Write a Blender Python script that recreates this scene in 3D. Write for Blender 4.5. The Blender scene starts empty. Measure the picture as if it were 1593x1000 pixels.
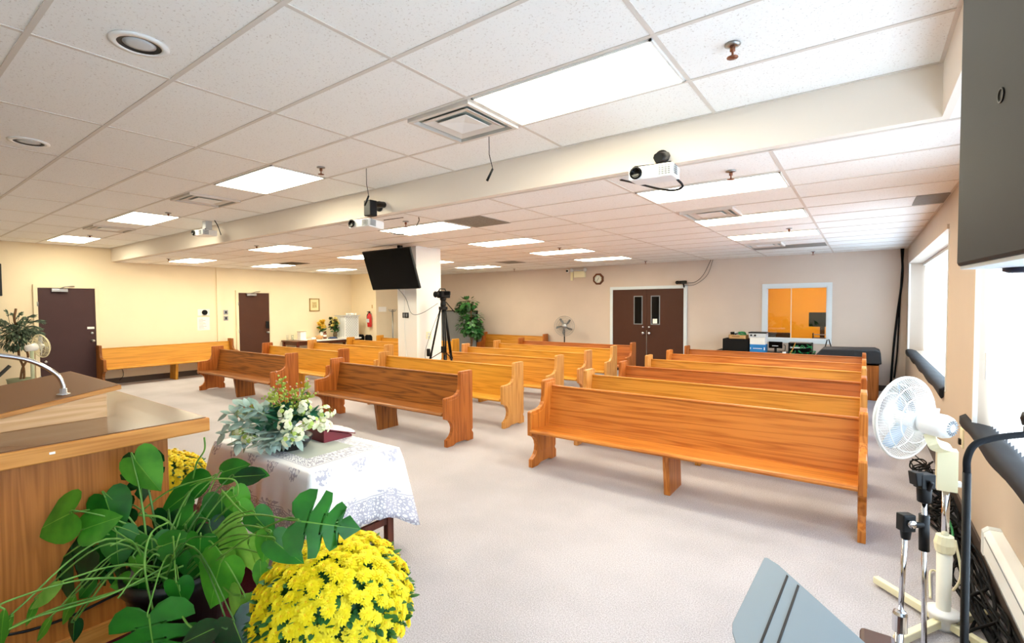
import bpy, bmesh, math, random
from mathutils import Vector, Matrix, Euler
random.seed(7)
C = bpy.context.scene.collection
PI = math.pi
S = 0.93                      # everything is laid out in photo units, then brought to metres at the end

# ------------------------------------------------------------------ camera maths
F, YAW, PITCH, ROLL = 757.32357, 0.626716259, 0.0336338512, -0.00614919547
EYE = Vector((0, 0, 1.86))
fw = Vector((-math.sin(YAW)*math.cos(PITCH), math.cos(YAW)*math.cos(PITCH), -math.sin(PITCH)))
_r = Vector((math.cos(YAW), math.sin(YAW), 0)); _u = _r.cross(fw)
cr = math.cos(ROLL)*_r + math.sin(ROLL)*_u
cu = -math.sin(ROLL)*_r + math.cos(ROLL)*_u
def ray(x, y): return fw*F + cr*(x-796.5) - cu*(y-500)
def at(x, y, axis, val):
    d = ray(x, y); t = (val-EYE[axis])/d[axis]; return EYE + d*t
def dp(x, y, depth): return EYE + ray(x, y)*(depth/F)

# ------------------------------------------------------------------ colour / materials
def lin(h):
    h = h.lstrip('#'); out = []
    for i in (0, 2, 4):
        c = int(h[i:i+2], 16)/255
        out.append(c/12.92 if c <= .04045 else ((c+.055)/1.055)**2.4)
    return (*out, 1)
def newmat(name):
    m = bpy.data.materials.new(name); m.use_nodes = True
    nt = m.node_tree; b = nt.nodes['Principled BSDF']; return m, nt, b
def mat(name, col, rough=.5, metal=0, spec=.5, vary=0, vscale=8, bump=0, bscale=40, trans=0, emit=None, estr=0, sheen=0, coat=0):
    m, nt, b = newmat(name)
    c = lin(col) if isinstance(col, str) else col
    b.inputs['Base Color'].default_value = c
    b.inputs['Roughness'].default_value = rough; b.inputs['Metallic'].default_value = metal
    b.inputs['Specular IOR Level'].default_value = spec
    if sheen: b.inputs['Sheen Weight'].default_value = sheen
    if coat: b.inputs['Coat Weight'].default_value = coat
    if trans: b.inputs['Transmission Weight'].default_value = trans
    if emit:
        b.inputs['Emission Color'].default_value = lin(emit); b.inputs['Emission Strength'].default_value = estr
    N = nt.nodes; L = nt.links
    if vary or bump:
        tc = N.new('ShaderNodeTexCoord')
    if vary:
        n = N.new('ShaderNodeTexNoise'); n.inputs['Scale'].default_value = vscale; n.inputs['Detail'].default_value = 4
        L.new(tc.outputs['Object'], n.inputs['Vector'])
        r = N.new('ShaderNodeValToRGB')
        r.color_ramp.elements[0].color = tuple(x*(1-vary) for x in c[:3])+(1,)
        r.color_ramp.elements[1].color = tuple(min(1, x*(1+vary*.6)) for x in c[:3])+(1,)
        r.color_ramp.elements[0].position = .3; r.color_ramp.elements[1].position = .7
        L.new(n.outputs['Fac'], r.inputs['Fac']); L.new(r.outputs['Color'], b.inputs['Base Color'])
    if bump:
        n2 = N.new('ShaderNodeTexNoise'); n2.inputs['Scale'].default_value = bscale; n2.inputs['Detail'].default_value = 3
        L.new(tc.outputs['Object'], n2.inputs['Vector'])
        bp = N.new('ShaderNodeBump'); bp.inputs['Strength'].default_value = bump; bp.inputs['Distance'].default_value = .01
        L.new(n2.outputs['Fac'], bp.inputs['Height']); L.new(bp.outputs['Normal'], b.inputs['Normal'])
    return m
def wood(name, light, dark, axis='X', rough=.38, fine=1.0, contrast=1.0):
    """oak: long streaks along one axis, cathedral figure from a distorted wave, fine pores"""
    m, nt, b = newmat(name); N = nt.nodes; L = nt.links
    tc = N.new('ShaderNodeTexCoord'); oi = N.new('ShaderNodeObjectInfo')
    add = N.new('ShaderNodeVectorMath'); add.operation = 'ADD'
    sc = N.new('ShaderNodeVectorMath'); sc.operation = 'SCALE'; sc.inputs['Scale'].default_value = 9
    L.new(oi.outputs['Random'], sc.inputs[0])
    L.new(tc.outputs['Object'], add.inputs[0]); L.new(sc.outputs[0], add.inputs[1])
    lo, hi = .22*fine, 4.6*fine
    s = {'X': (lo, hi, hi), 'Y': (hi, lo, hi), 'Z': (hi, hi, lo)}[axis]
    mp = N.new('ShaderNodeMapping'); mp.inputs['Scale'].default_value = s
    L.new(add.outputs[0], mp.inputs['Vector'])
    n1 = N.new('ShaderNodeTexNoise'); n1.inputs['Scale'].default_value = 1.6; n1.inputs['Detail'].default_value = 3
    L.new(mp.outputs[0], n1.inputs['Vector'])
    mul = N.new('ShaderNodeMath'); mul.operation = 'MULTIPLY'; mul.inputs[1].default_value = 8
    L.new(n1.outputs['Fac'], mul.inputs[0])
    fr = N.new('ShaderNodeMath'); fr.operation = 'PINGPONG'; fr.inputs[1].default_value = .5
    L.new(mul.outputs[0], fr.inputs[0])
    mp2 = N.new('ShaderNodeMapping'); mp2.inputs['Scale'].default_value = tuple((v*1.5 if v == lo else v*9) for v in s)
    L.new(add.outputs[0], mp2.inputs['Vector'])
    n2 = N.new('ShaderNodeTexNoise'); n2.inputs['Scale'].default_value = 2; n2.inputs['Detail'].default_value = 2
    L.new(mp2.outputs[0], n2.inputs['Vector'])
    mx = N.new('ShaderNodeMath'); mx.operation = 'ADD'
    m1 = N.new('ShaderNodeMath'); m1.operation = 'MULTIPLY'; m1.inputs[1].default_value = 1.0
    L.new(fr.outputs[0], m1.inputs[0])
    m2 = N.new('ShaderNodeMath'); m2.operation = 'MULTIPLY'; m2.inputs[1].default_value = .7
    L.new(n2.outputs['Fac'], m2.inputs[0])
    L.new(m1.outputs[0], mx.inputs[0]); L.new(m2.outputs[0], mx.inputs[1])
    rp = N.new('ShaderNodeValToRGB'); e = rp.color_ramp.elements
    cl, cd = lin(light), lin(dark)
    e[0].position = .30; e[0].color = cd; e[1].position = .30+.42/contrast; e[1].color = cl
    L.new(mx.outputs[0], rp.inputs['Fac']); L.new(rp.outputs[0], b.inputs['Base Color'])
    b.inputs['Roughness'].default_value = rough
    b.inputs['Specular IOR Level'].default_value = .4
    bp = N.new('ShaderNodeBump'); bp.inputs['Strength'].default_value = .06; bp.inputs['Distance'].default_value = .004
    L.new(n2.outputs['Fac'], bp.inputs['Height']); L.new(bp.outputs[0], b.inputs['Normal'])
    return m

# ------------------------------------------------------------------ mesh helpers (all shapes are added to a bmesh)
def BM(): return bmesh.new()
def box(bm, x0, x1, y0, y1, z0, z1, mi=0):
    v = [bm.verts.new((x, y, z)) for z in (z0, z1) for y in (y0, y1) for x in (x0, x1)]
    fs = []
    for q in ((0, 2, 3, 1), (4, 5, 7, 6), (0, 1, 5, 4), (2, 6, 7, 3), (0, 4, 6, 2), (1, 3, 7, 5)):
        f = bm.faces.new([v[i] for i in q]); f.material_index = mi; fs.append(f)
    return fs
def obox(bm, c, ex, ey, ez, hx, hy, hz, mi=0):
    c = Vector(c); v = []
    for k in (-1, 1):
        for j in (-1, 1):
            for i in (-1, 1): v.append(bm.verts.new(c+ex*hx*i+ey*hy*j+ez*hz*k))
    for q in ((0, 2, 3, 1), (4, 5, 7, 6), (0, 1, 5, 4), (2, 6, 7, 3), (0, 4, 6, 2), (1, 3, 7, 5)):
        f = bm.faces.new([v[i] for i in q]); f.material_index = mi
def prism(bm, poly, axis, a, b, mi=0):
    """poly: 2-D points in the other two axes (in axis order), extruded from a to b along axis"""
    def mk(p, t):
        p = list(p); p.insert(axis, t); return bm.verts.new(p)
    A = [mk(p, a) for p in poly]; B = [mk(p, b) for p in poly]; n = len(poly)
    fa = bm.faces.new(A[::-1]); fb = bm.faces.new(B); fa.material_index = fb.material_index = mi
    for i in range(n):
        f = bm.faces.new((A[i], A[(i+1) % n], B[(i+1) % n], B[i])); f.material_index = mi
    return fa, fb
def frame_of(d):
    d = d.normalized(); a = Vector((0, 0, 1)) if abs(d.z) < .9 else Vector((1, 0, 0))
    x = d.cross(a).normalized(); return x, d.cross(x).normalized()
def tube(bm, pts, r, n=8, mi=0, cap=True, smooth=True):
    pts = [Vector(p) for p in pts]; m = len(pts)
    rs = r if isinstance(r, (list, tuple)) else [r]*m
    rings = []; x = None
    for i, p in enumerate(pts):
        d = (pts[min(i+1, m-1)]-pts[max(i-1, 0)])
        if d.length < 1e-9: d = Vector((0, 0, 1))
        d.normalize()
        if x is None: x, y = frame_of(d)
        else:
            x = (x-d*x.dot(d))
            x = x.normalized() if x.length > 1e-6 else frame_of(d)[0]
            y = d.cross(x)
        rings.append([bm.verts.new(p+(x*math.cos(2*PI*k/n)+y*math.sin(2*PI*k/n))*rs[i]) for k in range(n)])
    for a, b in zip(rings, rings[1:]):
        for k in range(n):
            f = bm.faces.new((a[k], a[(k+1) % n], b[(k+1) % n], b[k])); f.smooth = smooth; f.material_index = mi
    if cap:
        f = bm.faces.new(rings[0][::-1]); f.material_index = mi
        f = bm.faces.new(rings[-1]); f.material_index = mi
def lathe(bm, prof, c=(0, 0, 0), n=24, axis=None, mi=0, smooth=True, cap=True):
    """prof: list of (radius, height) along axis (default z)"""
    c = Vector(c); ax = (axis or Vector((0, 0, 1))).normalized(); x, y = frame_of(ax)
    rings = []
    for r, z in prof:
        if r < 1e-6: rings.append([bm.verts.new(c+ax*z)])
        else: rings.append([bm.verts.new(c+ax*z+(x*math.cos(2*PI*k/n)+y*math.sin(2*PI*k/n))*r) for k in range(n)])
    for a, b in zip(rings, rings[1:]):
        for k in range(n):
            k2 = (k+1) % n
            if len(a) == 1 and len(b) == 1: continue
            if len(a) == 1: vs = (a[0], b[k2], b[k])
            elif len(b) == 1: vs = (a[k], a[k2], b[0])
            else: vs = (a[k], a[k2], b[k2], b[k])
            f = bm.faces.new(vs); f.smooth = smooth; f.material_index = mi
    for rg, rev in ((rings[0], True), (rings[-1], False)):
        if len(rg) > 2 and cap:
            f = bm.faces.new(rg[::-1] if rev else rg); f.material_index = mi
def arc(p0, p1, sag=Vector((0, 0, .1)), n=10):
    p0, p1 = Vector(p0), Vector(p1)
    return [p0.lerp(p1, i/n)+sag*(4*(i/n)*(1-i/n)) for i in range(n+1)]
def spline(pts, n=8):
    """Catmull-Rom through pts"""
    P = [Vector(p) for p in pts]; P = [2*P[0]-P[1]]+P+[2*P[-1]-P[-2]]; out = []
    for i in range(1, len(P)-2):
        a, b, c, d = P[i-1:i+3]
        for k in range(n):
            t = k/n
            out.append(.5*((2*b)+(c-a)*t+(2*a-5*b+4*c-d)*t*t+(3*b-a-3*c+d)*t**3))
    out.append(P[-2]); return out

def part(name, bm, m, parent=None, bevel=0, world=True, smooth=False, subs=0, seg=2):
    """link a bmesh as ONE mesh object. world=True: shape is in layout coordinates and is moved into the parent's frame"""
    if parent is not None and world:
        r = parent
        while r.parent: r = r.parent
        M = Matrix.LocRotScale(r.location, r.rotation_euler, None).inverted()
        bm.transform(M)
    bmesh.ops.recalc_face_normals(bm, faces=bm.faces)
    if smooth:
        for f in bm.faces: f.smooth = True
    me = bpy.data.meshes.new(name); bm.to_mesh(me); bm.free()
    for x in (m if isinstance(m, (list, tuple)) else [m]): me.materials.append(x)
    o = bpy.data.objects.new(name, me); C.objects.link(o)
    if parent is not None: o.parent = parent
    if bevel:
        md = o.modifiers.new('bevel', 'BEVEL'); md.width = bevel; md.segments = seg; md.limit_method = 'ANGLE'; md.angle_limit = .6
        md.harden_normals = False
    if subs:
        md = o.modifiers.new('sub', 'SUBSURF'); md.levels = md.render_levels = subs
    return o
def tag(o, label, cat, group=None, kind=None):
    o['label'] = label; o['category'] = cat
    if group: o['group'] = group
    if kind: o['kind'] = kind
    return o
def thing(name, label, cat, loc=(0, 0, 0), rotz=0, group=None):
    o = bpy.data.objects.new(name, None); C.objects.link(o); o.empty_display_size = .1
    o.location = loc; o.rotation_euler = (0, 0, rotz); return tag(o, label, cat, group)
def struct(name, bm, m, bevel=0, label=None, cat=None):
    o = part(name, bm, m, None, bevel); o['kind'] = 'structure'
    if label: o['label'] = label
    if cat: o['category'] = cat
    return o
def sthing(name, loc, label, cat):
    o = bpy.data.objects.new(name, None); C.objects.link(o); o.location = loc; o['kind'] = 'structure'; o['label'] = label; o['category'] = cat
    return o

# ------------------------------------------------------------------ materials
M = {}
def carpet_mat():
    m, nt, b = newmat('grey_carpet'); N = nt.nodes; L = nt.links
    tc = N.new('ShaderNodeTexCoord')
    n = N.new('ShaderNodeTexNoise'); n.inputs['Scale'].default_value = 130; n.inputs['Detail'].default_value = 2
    n3 = N.new('ShaderNodeTexNoise'); n3.inputs['Scale'].default_value = 1.1; n3.inputs['Detail'].default_value = 5
    L.new(tc.outputs['Object'], n.inputs['Vector']); L.new(tc.outputs['Object'], n3.inputs['Vector'])
    r = N.new('ShaderNodeValToRGB'); e = r.color_ramp.elements
    e[0].position = .3; e[0].color = lin('#a39ea2'); e[1].position = .7; e[1].color = lin('#cfcad0')
    L.new(n.outputs['Fac'], r.inputs['Fac'])
    r3 = N.new('ShaderNodeValToRGB'); r3.color_ramp.elements[0].color = (.86, .86, .86, 1); r3.color_ramp.elements[1].color = (1, 1, 1, 1)
    r3.color_ramp.elements[0].position = .35; r3.color_ramp.elements[1].position = .6
    L.new(n3.outputs['Fac'], r3.inputs['Fac'])
    mx = N.new('ShaderNodeMix'); mx.data_type = 'RGBA'; mx.blend_type = 'MULTIPLY'; mx.inputs['Factor'].default_value = 1
    L.new(r.outputs[0], mx.inputs['A']); L.new(r3.outputs[0], mx.inputs['B']); L.new(mx.outputs['Result'], b.inputs['Base Color'])
    b.inputs['Roughness'].default_value = .95; b.inputs['Specular IOR Level'].default_value = .1
    bp = N.new('ShaderNodeBump'); bp.inputs['Strength'].default_value = .5; bp.inputs['Distance'].default_value = .006
    L.new(n.outputs['Fac'], bp.inputs['Height']); L.new(bp.outputs[0], b.inputs['Normal'])
    return m
def tile_mat():
    m, nt, b = newmat('ceiling_tile'); N = nt.nodes; L = nt.links
    tc = N.new('ShaderNodeTexCoord')
    n = N.new('ShaderNodeTexNoise'); n.inputs['Scale'].default_value = 75; n.inputs['Detail'].default_value = 2; n.inputs['Roughness'].default_value = .8
    L.new(tc.outputs['Object'], n.inputs['Vector'])
    r = N.new('ShaderNodeValToRGB'); e = r.color_ramp.elements
    e[0].position = .30; e[0].color = lin('#d3cec9'); e[1].position = .40; e[1].color = lin('#f6f6f4')
    L.new(n.outputs['Fac'], r.inputs['Fac']); L.new(r.outputs[0], b.inputs['Base Color'])
    b.inputs['Roughness'].default_value = .9; b.inputs['Specular IOR Level'].default_value = .15
    return m
M['carpet'] = carpet_mat(); M['tile'] = tile_mat()
M['tbar'] = mat('ceiling_grid_metal', '#d9d2ca', .6)
M['wallb'] = mat('shaded_wall_paint', '#d6c6b8', .8, spec=.2, vary=.03, vscale=1.5)  # one wall paint; dimmer, cooler light at the back is mixed into this colour
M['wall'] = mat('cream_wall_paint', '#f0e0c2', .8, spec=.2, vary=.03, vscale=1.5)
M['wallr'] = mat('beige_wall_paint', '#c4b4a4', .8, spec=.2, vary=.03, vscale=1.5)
M['beam'] = mat('cream_bulkhead_paint', '#ece3d8', .8, spec=.2)
M['base'] = mat('dark_vinyl_baseboard', '#4b3f3a', .6)
M['white'] = mat('white_paint', '#eef0ef', .5)
M['trimblue'] = mat('pale_trim_paint', '#d9e2e6', .5)
M['creamtrim'] = mat('cream_door_frame', '#ecdcbd', .6)
M['door'] = mat('brown_door', '#4a2a1d', .55, spec=.3, vary=.06, vscale=3)
M['door_dark'] = mat('dark_plum_door', '#432c2e', .55, spec=.3, vary=.06, vscale=3)
M['chrome'] = mat('chrome', '#d8d8dc', .12, 1)
M['steel'] = mat('brushed_steel', '#a9a9a9', .35, 1)
M['black'] = mat('black_plastic', '#0c0d10', .45, spec=.3)
M['softblack'] = mat('black_soft', '#121317', .8, spec=.2)
M['blackgloss'] = mat('black_gloss', '#050507', .12, spec=.2)
M['screen'] = mat('tv_screen', '#040405', .25, spec=.12)
M['darkgrey'] = mat('dark_grey_shell', '#29292c', .62, spec=.3)
M['grey'] = mat('grey_panel', '#83868a', .8)
M['lightgrey'] = mat('light_grey_plastic', '#cfd3d6', .5)
M['plastic'] = mat('white_plastic', '#f2f3f3', .35)
M['ivory'] = mat('ivory_plastic', '#efe9c6', .4)
def pane_mat():
    m = bpy.data.materials.new('clear_glass'); m.use_nodes = True; nt = m.node_tree; N = nt.nodes; L = nt.links
    N.remove(N['Principled BSDF']); o = N['Material Output']
    t = N.new('ShaderNodeBsdfTransparent'); t.inputs['Color'].default_value = (.96, .98, .98, 1)
    g = N.new('ShaderNodeBsdfGlossy'); g.inputs['Roughness'].default_value = .02
    mx = N.new('ShaderNodeMixShader'); mx.inputs[0].default_value = .06; L.new(t.outputs[0], mx.inputs[1]); L.new(g.outputs[0], mx.inputs[2]); L.new(mx.outputs[0], o.inputs['Surface'])
    return m
M['glass'] = pane_mat()
M['paper'] = mat('white_paper', '#f4f2ec', .8)
M['brass'] = mat('brass', '#c79a4a', .3, 1)
M['red'] = mat('red_paint', '#c01a1a', .35)
M['burg'] = mat('burgundy_carpet', '#4a1620', .95, spec=.1, vary=.2, vscale=90, bump=.4, bscale=150)
M['burgwood'] = mat('burgundy_leather', '#7a2630', .5, vary=.15, vscale=6)
M['emit'] = mat('light_diffuser', '#ffffff', .5, emit='#f9f1d3', estr=14)
M['speaker_grille'] = mat('grey_return_grille', '#8d877d', .8, vary=.3, vscale=60)
M['greytile'] = mat('grey_vent_panel', '#8b8680', .8, vary=.1, vscale=40)
M['galv'] = mat('galvanised_duct', '#93a09c', .5)
M['dark'] = mat('dark_void', '#0b0b0d', .8)
PEW = {}
for k, (a, bcol) in dict(orange=('#c97d33', '#a85c1c'), gold=('#cb8d35', '#ac701f'), red=('#b5682a', '#914c18'), brown=('#9c5f26', '#673812'), yellow=('#cf932f', '#b57c20')).items():
    PEW[k] = {ax: wood('oak_%s_%s' % (k, ax.lower()), a, bcol, ax) for ax in 'XYZ'}
    PEW[k]['P'] = {'X': 1}
M['endpale'] = wood('oak_pale_end', '#d3965a', '#b67639', 'Z')
M['endgold'] = wood('oak_gold_end', '#d39b55', '#b97b38', 'Z')
M['lectern'] = wood('lectern_oak', '#b36c2c', '#98581b', 'Z', rough=.4, fine=1.5, contrast=.8)
M['lectern_edge'] = wood('lectern_edge_oak', '#d08e44', '#b8742e', 'Y', rough=.4, fine=1.2)
M['lectern_pale'] = wood('lectern_pale_oak', '#e6bb8a', '#d29f68', 'Y', rough=.45, fine=1.2, contrast=.7)
M['walnut'] = wood('dark_table_wood', '#6d3a20', '#41200f', 'X', rough=.4)
M['walnutz'] = wood('dark_leg_wood', '#6f3524', '#4a1f14', 'Z', rough=.4)
M['pianowood'] = wood('piano_oak', '#a8632a', '#844714', 'Z', rough=.4)
M['cardboard'] = mat('cardboard', '#c49a66', .8)
M['blue'] = mat('blue_carton', '#1f7fc4', .6)
M['green'] = mat('green_cord', '#0f8a4a', .5)
M['pink'] = mat('pale_pink', '#e7c9c2', .6)
# ================================================================== THE ROOM
HL, HU = 2.97, 3.29
XL, XR, YB, YA, XA = -14.8, .7, 12.85, 10.7, -13.45     # left wall, right wall, back wall, alcove wall, alcove return
YF = -2.6
bm = BM(); box(bm, XL-.2, 2.2, YF-.2, 16.2, -.1, 0); struct('floor', bm, M['carpet'])
bm = BM(); box(bm, XL-.15, XL, YF, YB+.2, 0, HU+.1); struct('wall_left', bm, M['wall'])
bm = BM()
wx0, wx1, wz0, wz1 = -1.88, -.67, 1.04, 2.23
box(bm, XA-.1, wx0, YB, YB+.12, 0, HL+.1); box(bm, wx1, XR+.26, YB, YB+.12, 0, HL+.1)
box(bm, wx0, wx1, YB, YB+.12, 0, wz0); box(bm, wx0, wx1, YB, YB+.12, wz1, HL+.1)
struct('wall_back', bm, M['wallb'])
bm = BM(); box(bm, XL, XA, YA, YA+.12, 0, HL+.1); struct('wall_alcove', bm, M['wall'])
bm = BM(); box(bm, XA-.1, XA, YA+.12, YB, 0, HL+.1); struct('wall_return', bm, M['wall'])
bm = BM(); box(bm, XL, XR+.25, YF-.15, YF, 0, HU+.1); struct('wall_front', bm, M['wall'])
W1 = (6.75, 12.25, .93, 2.62); W2 = (-2.3, 5.15, .90, 2.62)
bm = BM()
for a, b_ in ((YF, W2[0]), (W2[1], W1[0]), (W1[1], YB+.12)): box(bm, XR, XR+.40, a, b_, 0, HU+.1)
for w in (W1, W2):
    box(bm, XR, XR+.40, w[0], w[1], 0, w[2]); box(bm, XR, XR+.40, w[0], w[1], w[3], HU+.1)
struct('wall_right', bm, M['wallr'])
bm = BM(); box(bm, XL, .36, YF, 3.92, HU, HU+.08); struct('ceiling', bm, M['tile'])
bm = BM(); box(bm, XL, XR+.25, 3.98, YB+.12, HL, HL+.08); box(bm, .40, XR+.25, YF, 3.98, HL, HL+.08); struct('ceiling_lower', bm, M['tile'])
bm = BM(); box(bm, XL, .40, 3.90, 3.98, HL, HU+.08); struct('wall_bulkhead', bm, M['beam'])
bm = BM(); box(bm, .36, .40, YF, 3.90, HL, HU+.08); struct('wall_bulkhead_side', bm, M['beam'])
# suspension grid: main runners along Y and X, cross tees
def tgrid(name, x0, x1, y0, y1, z, gx, gy, px, py):
    bm = BM(); w = .013
    x = gx
    while x > x0: x -= px
    x += px
    while x < x1:
        box(bm, x-w, x+w, y0, y1, z-.004, z); x += px
    y = gy
    while y > y0: y -= py
    y += py
    while y < y1:
        box(bm, x0, x1, y-w, y+w, z-.005, z); y += py
    box(bm, x0, x1, y0, y0+.02, z-.004, z); box(bm, x0, x1, y1-.02, y1, z-.004, z); box(bm, x0, x0+.02, y0, y1, z-.004, z); box(bm, x1-.02, x1, y0, y1, z-.004, z)
    return struct(name, bm, M['tbar'])
tgrid('trim_1', XL, .36, YF, 3.90, HU, -.93, 3.235, 1.31, .655)
tgrid('trim_2', XL, XR, 3.98, YB, HL, -.57, 4.65, 1.31, .655)
# baseboards
bm = BM()
box(bm, XL, XL+.015, YF, 2.35, 0, .14); box(bm, XL, XL+.015, 3.62, 6.75, 0, .14); box(bm, XL, XL+.015, 7.75, YA, 0, .14)
struct('baseboard_left', bm, M['base'])
bm = BM(); box(bm, XA, -5.9, YB-.015, YB, 0, .12); box(bm, -3.6, XR, YB-.015, YB, 0, .12); struct('baseboard_back', bm, M['base'])
bm = BM(); box(bm, XR-.015, XR, YF, YB-.02, 0, .16); struct('baseboard_right', bm, M['base'])
bm = BM(); box(bm, XL, XA, YA-.015, YA, 0, .12); struct('baseboard_alcove', bm, M['base'])
# wall joint strip on the left wall
bm = BM(); box(bm, XL, XL+.04, 6.24, 6.36, .14, HL); struct('trim_3', bm, M['wall'])
# column
bm = BM(); box(bm, -7.30, -6.77, 6.32, 6.97, 0, HL); struct('pillar', bm, mat('white_column_paint', '#f0eeea', .7), bevel=.006)

# ------------------------------------------------------------------ control room behind the interior window
Y2 = 15.6
ow = mat('amber_wall_paint', '#f7ab1e', .8)
bm = BM()
box(bm, -4.0, 1.6, Y2, Y2+.1, 0, 2.8); box(bm, -4.1, -4.0, YB+.12, Y2, 0, 2.8); box(bm, 1.6, 1.7, YB+.12, Y2, 0, 2.8)
struct('wall_office', bm, ow)
bm = BM(); box(bm, -4.1, 1.7, YB+.12, Y2+.1, 2.8, 2.86); struct('ceiling_office', bm, M['white'])
w = sthing('window_3', (-1.27, YB, wz0), 'white framed interior window in the back wall onto an amber room', 'window')
bm = BM()
for a in ((wx0-.09, wx0, wz0-.09, wz1+.09), (wx1, wx1+.09, wz0-.09, wz1+.09), (wx0, wx1, wz1, wz1+.09), (wx0, wx1, wz0-.09, wz0)):
    box(bm, a[0], a[1], YB-.025, YB+.0, a[2], a[3])
for a in ((wx0, wx0+.02, wz0, wz1), (wx1-.02, wx1, wz0, wz1), (wx0, wx1, wz1-.02, wz1), (wx0, wx1, wz0, wz0+.02)):
    box(bm, a[0], a[1], YB, YB+.12, a[2], a[3])
part('window_frame', bm, M['trimblue'], w)
bm = BM(); box(bm, wx0+.02, wx1-.02, YB+.07, YB+.074, wz0+.02, wz1-.02); part('pane', bm, M['glass'], w)
bm = BM(); box(bm, -1.385, -1.368, YB+.06, YB+.085, wz0+.02, wz1-.02); part('mullion', bm, M['creamtrim'], w)
t = thing('monitor', 'black monitor on the desk seen through the interior window', 'monitor', (-.85, 14.4, .8))
bm = BM(); box(bm, -1.14, -.56, 14.4, 14.45, 1.27, 1.63); part('screen', bm, M['screen'], t, .01)
bm = BM(); box(bm, -.9, -.8, 14.43, 14.48, .82, 1.4); box(bm, -1.0, -.7, 14.35, 14.6, .8, .82); part('stand', bm, M['black'], t)
t = thing('office_desk', 'wooden desk behind the interior window under the monitor', 'desk', (-.8, 14.4, 0))
bm = BM(); box(bm, -1.5, .5, 14.1, 14.9, .76, .80); part('desk_top', bm, M['cardboard'], t)
for x in (-1.45, .42):
    bm = BM(); box(bm, x, x+.05, 14.15, 14.85, 0, .76); part('side_panel', bm, M['cardboard'], t)
t = thing('paper_tray', 'grey tray of papers on the desk beyond the interior window', 'tray', (-.85, 14.25, .8))
for k in range(4):
    bm = BM(); box(bm, -1.02, -.66, 14.15, 14.34, .82+k*.085, .832+k*.085); part('shelf', bm, M['grey'], t)
bm = BM(); box(bm, -1.04, -1.02, 14.15, 14.34, .8, 1.12); box(bm, -.66, -.64, 14.15, 14.34, .8, 1.12); part('frame', bm, M['black'], t)
t = thing('office_chair', 'black padded chair back just inside the interior window', 'chair', (-1.75, 13.9, 0))
bm = BM(); box(bm, -2.06, -1.50, 14.0, 14.07, .62, 1.12); part('backrest', bm, M['softblack'], t, .03)
bm = BM(); box(bm, -2.03, -1.53, 13.55, 14.0, .45, .53); part('seat', bm, M['softblack'], t, .03)
bm = BM(); tube(bm, [(-1.78, 13.78, .05), (-1.78, 13.78, .45)], .03); part('gas_column', bm, M['black'], t)
bm = BM()
for k in range(5):
    a = k*2*PI/5; tube(bm, [(-1.78, 13.78, .07), (-1.78+.28*math.cos(a), 13.78+.28*math.sin(a), .03)], [.025, .02])
part('star_base', bm, M['black'], t)
# lamp of that room
t = thing('office_ceiling_light', 'ceiling light panel inside the amber room behind the interior window', 'ceiling light', (-1.3, 14.2, 2.8))
bm = BM(); box(bm, -1.9, -.7, 13.9, 14.5, 2.785, 2.80); part('frame', bm, M['white'], t)
bm = BM(); box(bm, -1.86, -.74, 13.94, 14.46, 2.78, 2.785); part('diffuser', bm, mat('office_diffuser', '#ffffff', emit='#fff0d8', estr=15), t)

# ------------------------------------------------------------------ doors
def lever(bm, x, y, z, d, axis):
    pass
def left_door(name, y0, y1, z1, label, m, kick=False):
    d = sthing(name, (XL, (y0+y1)/2, 0), label, 'door')
    bm = BM(); t_ = .07
    for a in ((y0-t_, y0, 0, z1+t_), (y1, y1+t_, 0, z1+t_), (y0, y1, z1, z1+t_)): box(bm, XL, XL+.05, a[0], a[1], a[2], a[3])
    part('door_frame', bm, M['creamtrim'], d)
    bm = BM(); box(bm, XL, XL+.03, y0+.004, y1-.004, .01, z1-.004); part('door_panel', bm, m, d)
    bm = BM(); box(bm, XL+.03, XL+.10, y0+.22, y0+.50, z1-.09, z1-.02)
    c = part('door_closer', bm, M['steel'], d, .008)
    bm = BM(); tube(bm, [(XL+.09, y0+.36, z1-.02), (XL+.17, y0+.44, z1+.03), (XL+.05, y0+.62, z1+.045)], .012, 6); part('closer_arm', bm, M['steel'], c)
    bm = BM(); lathe(bm, [(.032, 0), (.034, .015), (.014, .02), (.014, .055), (.03, .06), (.034, .085), (.022, .1), (0, .102)], (XL+.03, y1-.075, 1.08), 14, Vector((1, 0, 0)))
    part('door_knob', bm, M['steel'], d)
    bm = BM(); lathe(bm, [(.03, 0), (.03, .02), (.02, .026), (0, .027)], (XL+.03, y1-.075, 1.26), 14, Vector((1, 0, 0))); part('deadbolt', bm, M['steel'], d)
    bm = BM()
    for z in (.3, 1.15, 1.95): tube(bm, [(XL+.055, y0-.005, z-.05), (XL+.055, y0-.005, z+.05)], .012, 6)
    part('hinges', bm, M['steel'], d)
    return d
d = left_door('door_1', 2.57, 3.56, 2.31, 'dark plum door near the potted fig tree on the left wall', M['door_dark'])
bm = BM(); box(bm, XL+.03, XL+.034, 3.40, 3.53, 1.36, 1.41); part('door_sign', bm, M['paper'], d)
bm = BM(); tube(bm, [(XL+.03, 2.66, .68), (XL+.09, 2.66, .66)], .025, 8); part('door_stop', bm, M['chrome'], d)
d = left_door('door_2', 6.82, 7.72, 2.27, 'brown door in the left wall between long pew and side table', M['door'])
bm = BM(); box(bm, XL+.03, XL+.07, 7.60, 7.69, 1.20, 1.42); part('keypad_lock', bm, M['black'], d, .01)
d = sthing('door_3', (-4.78, YB, 0), 'brown double doors with narrow glass lights in the back wall', 'door')
bm = BM(); x0, x1, z1 = -5.76, -3.79, 2.27
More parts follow.
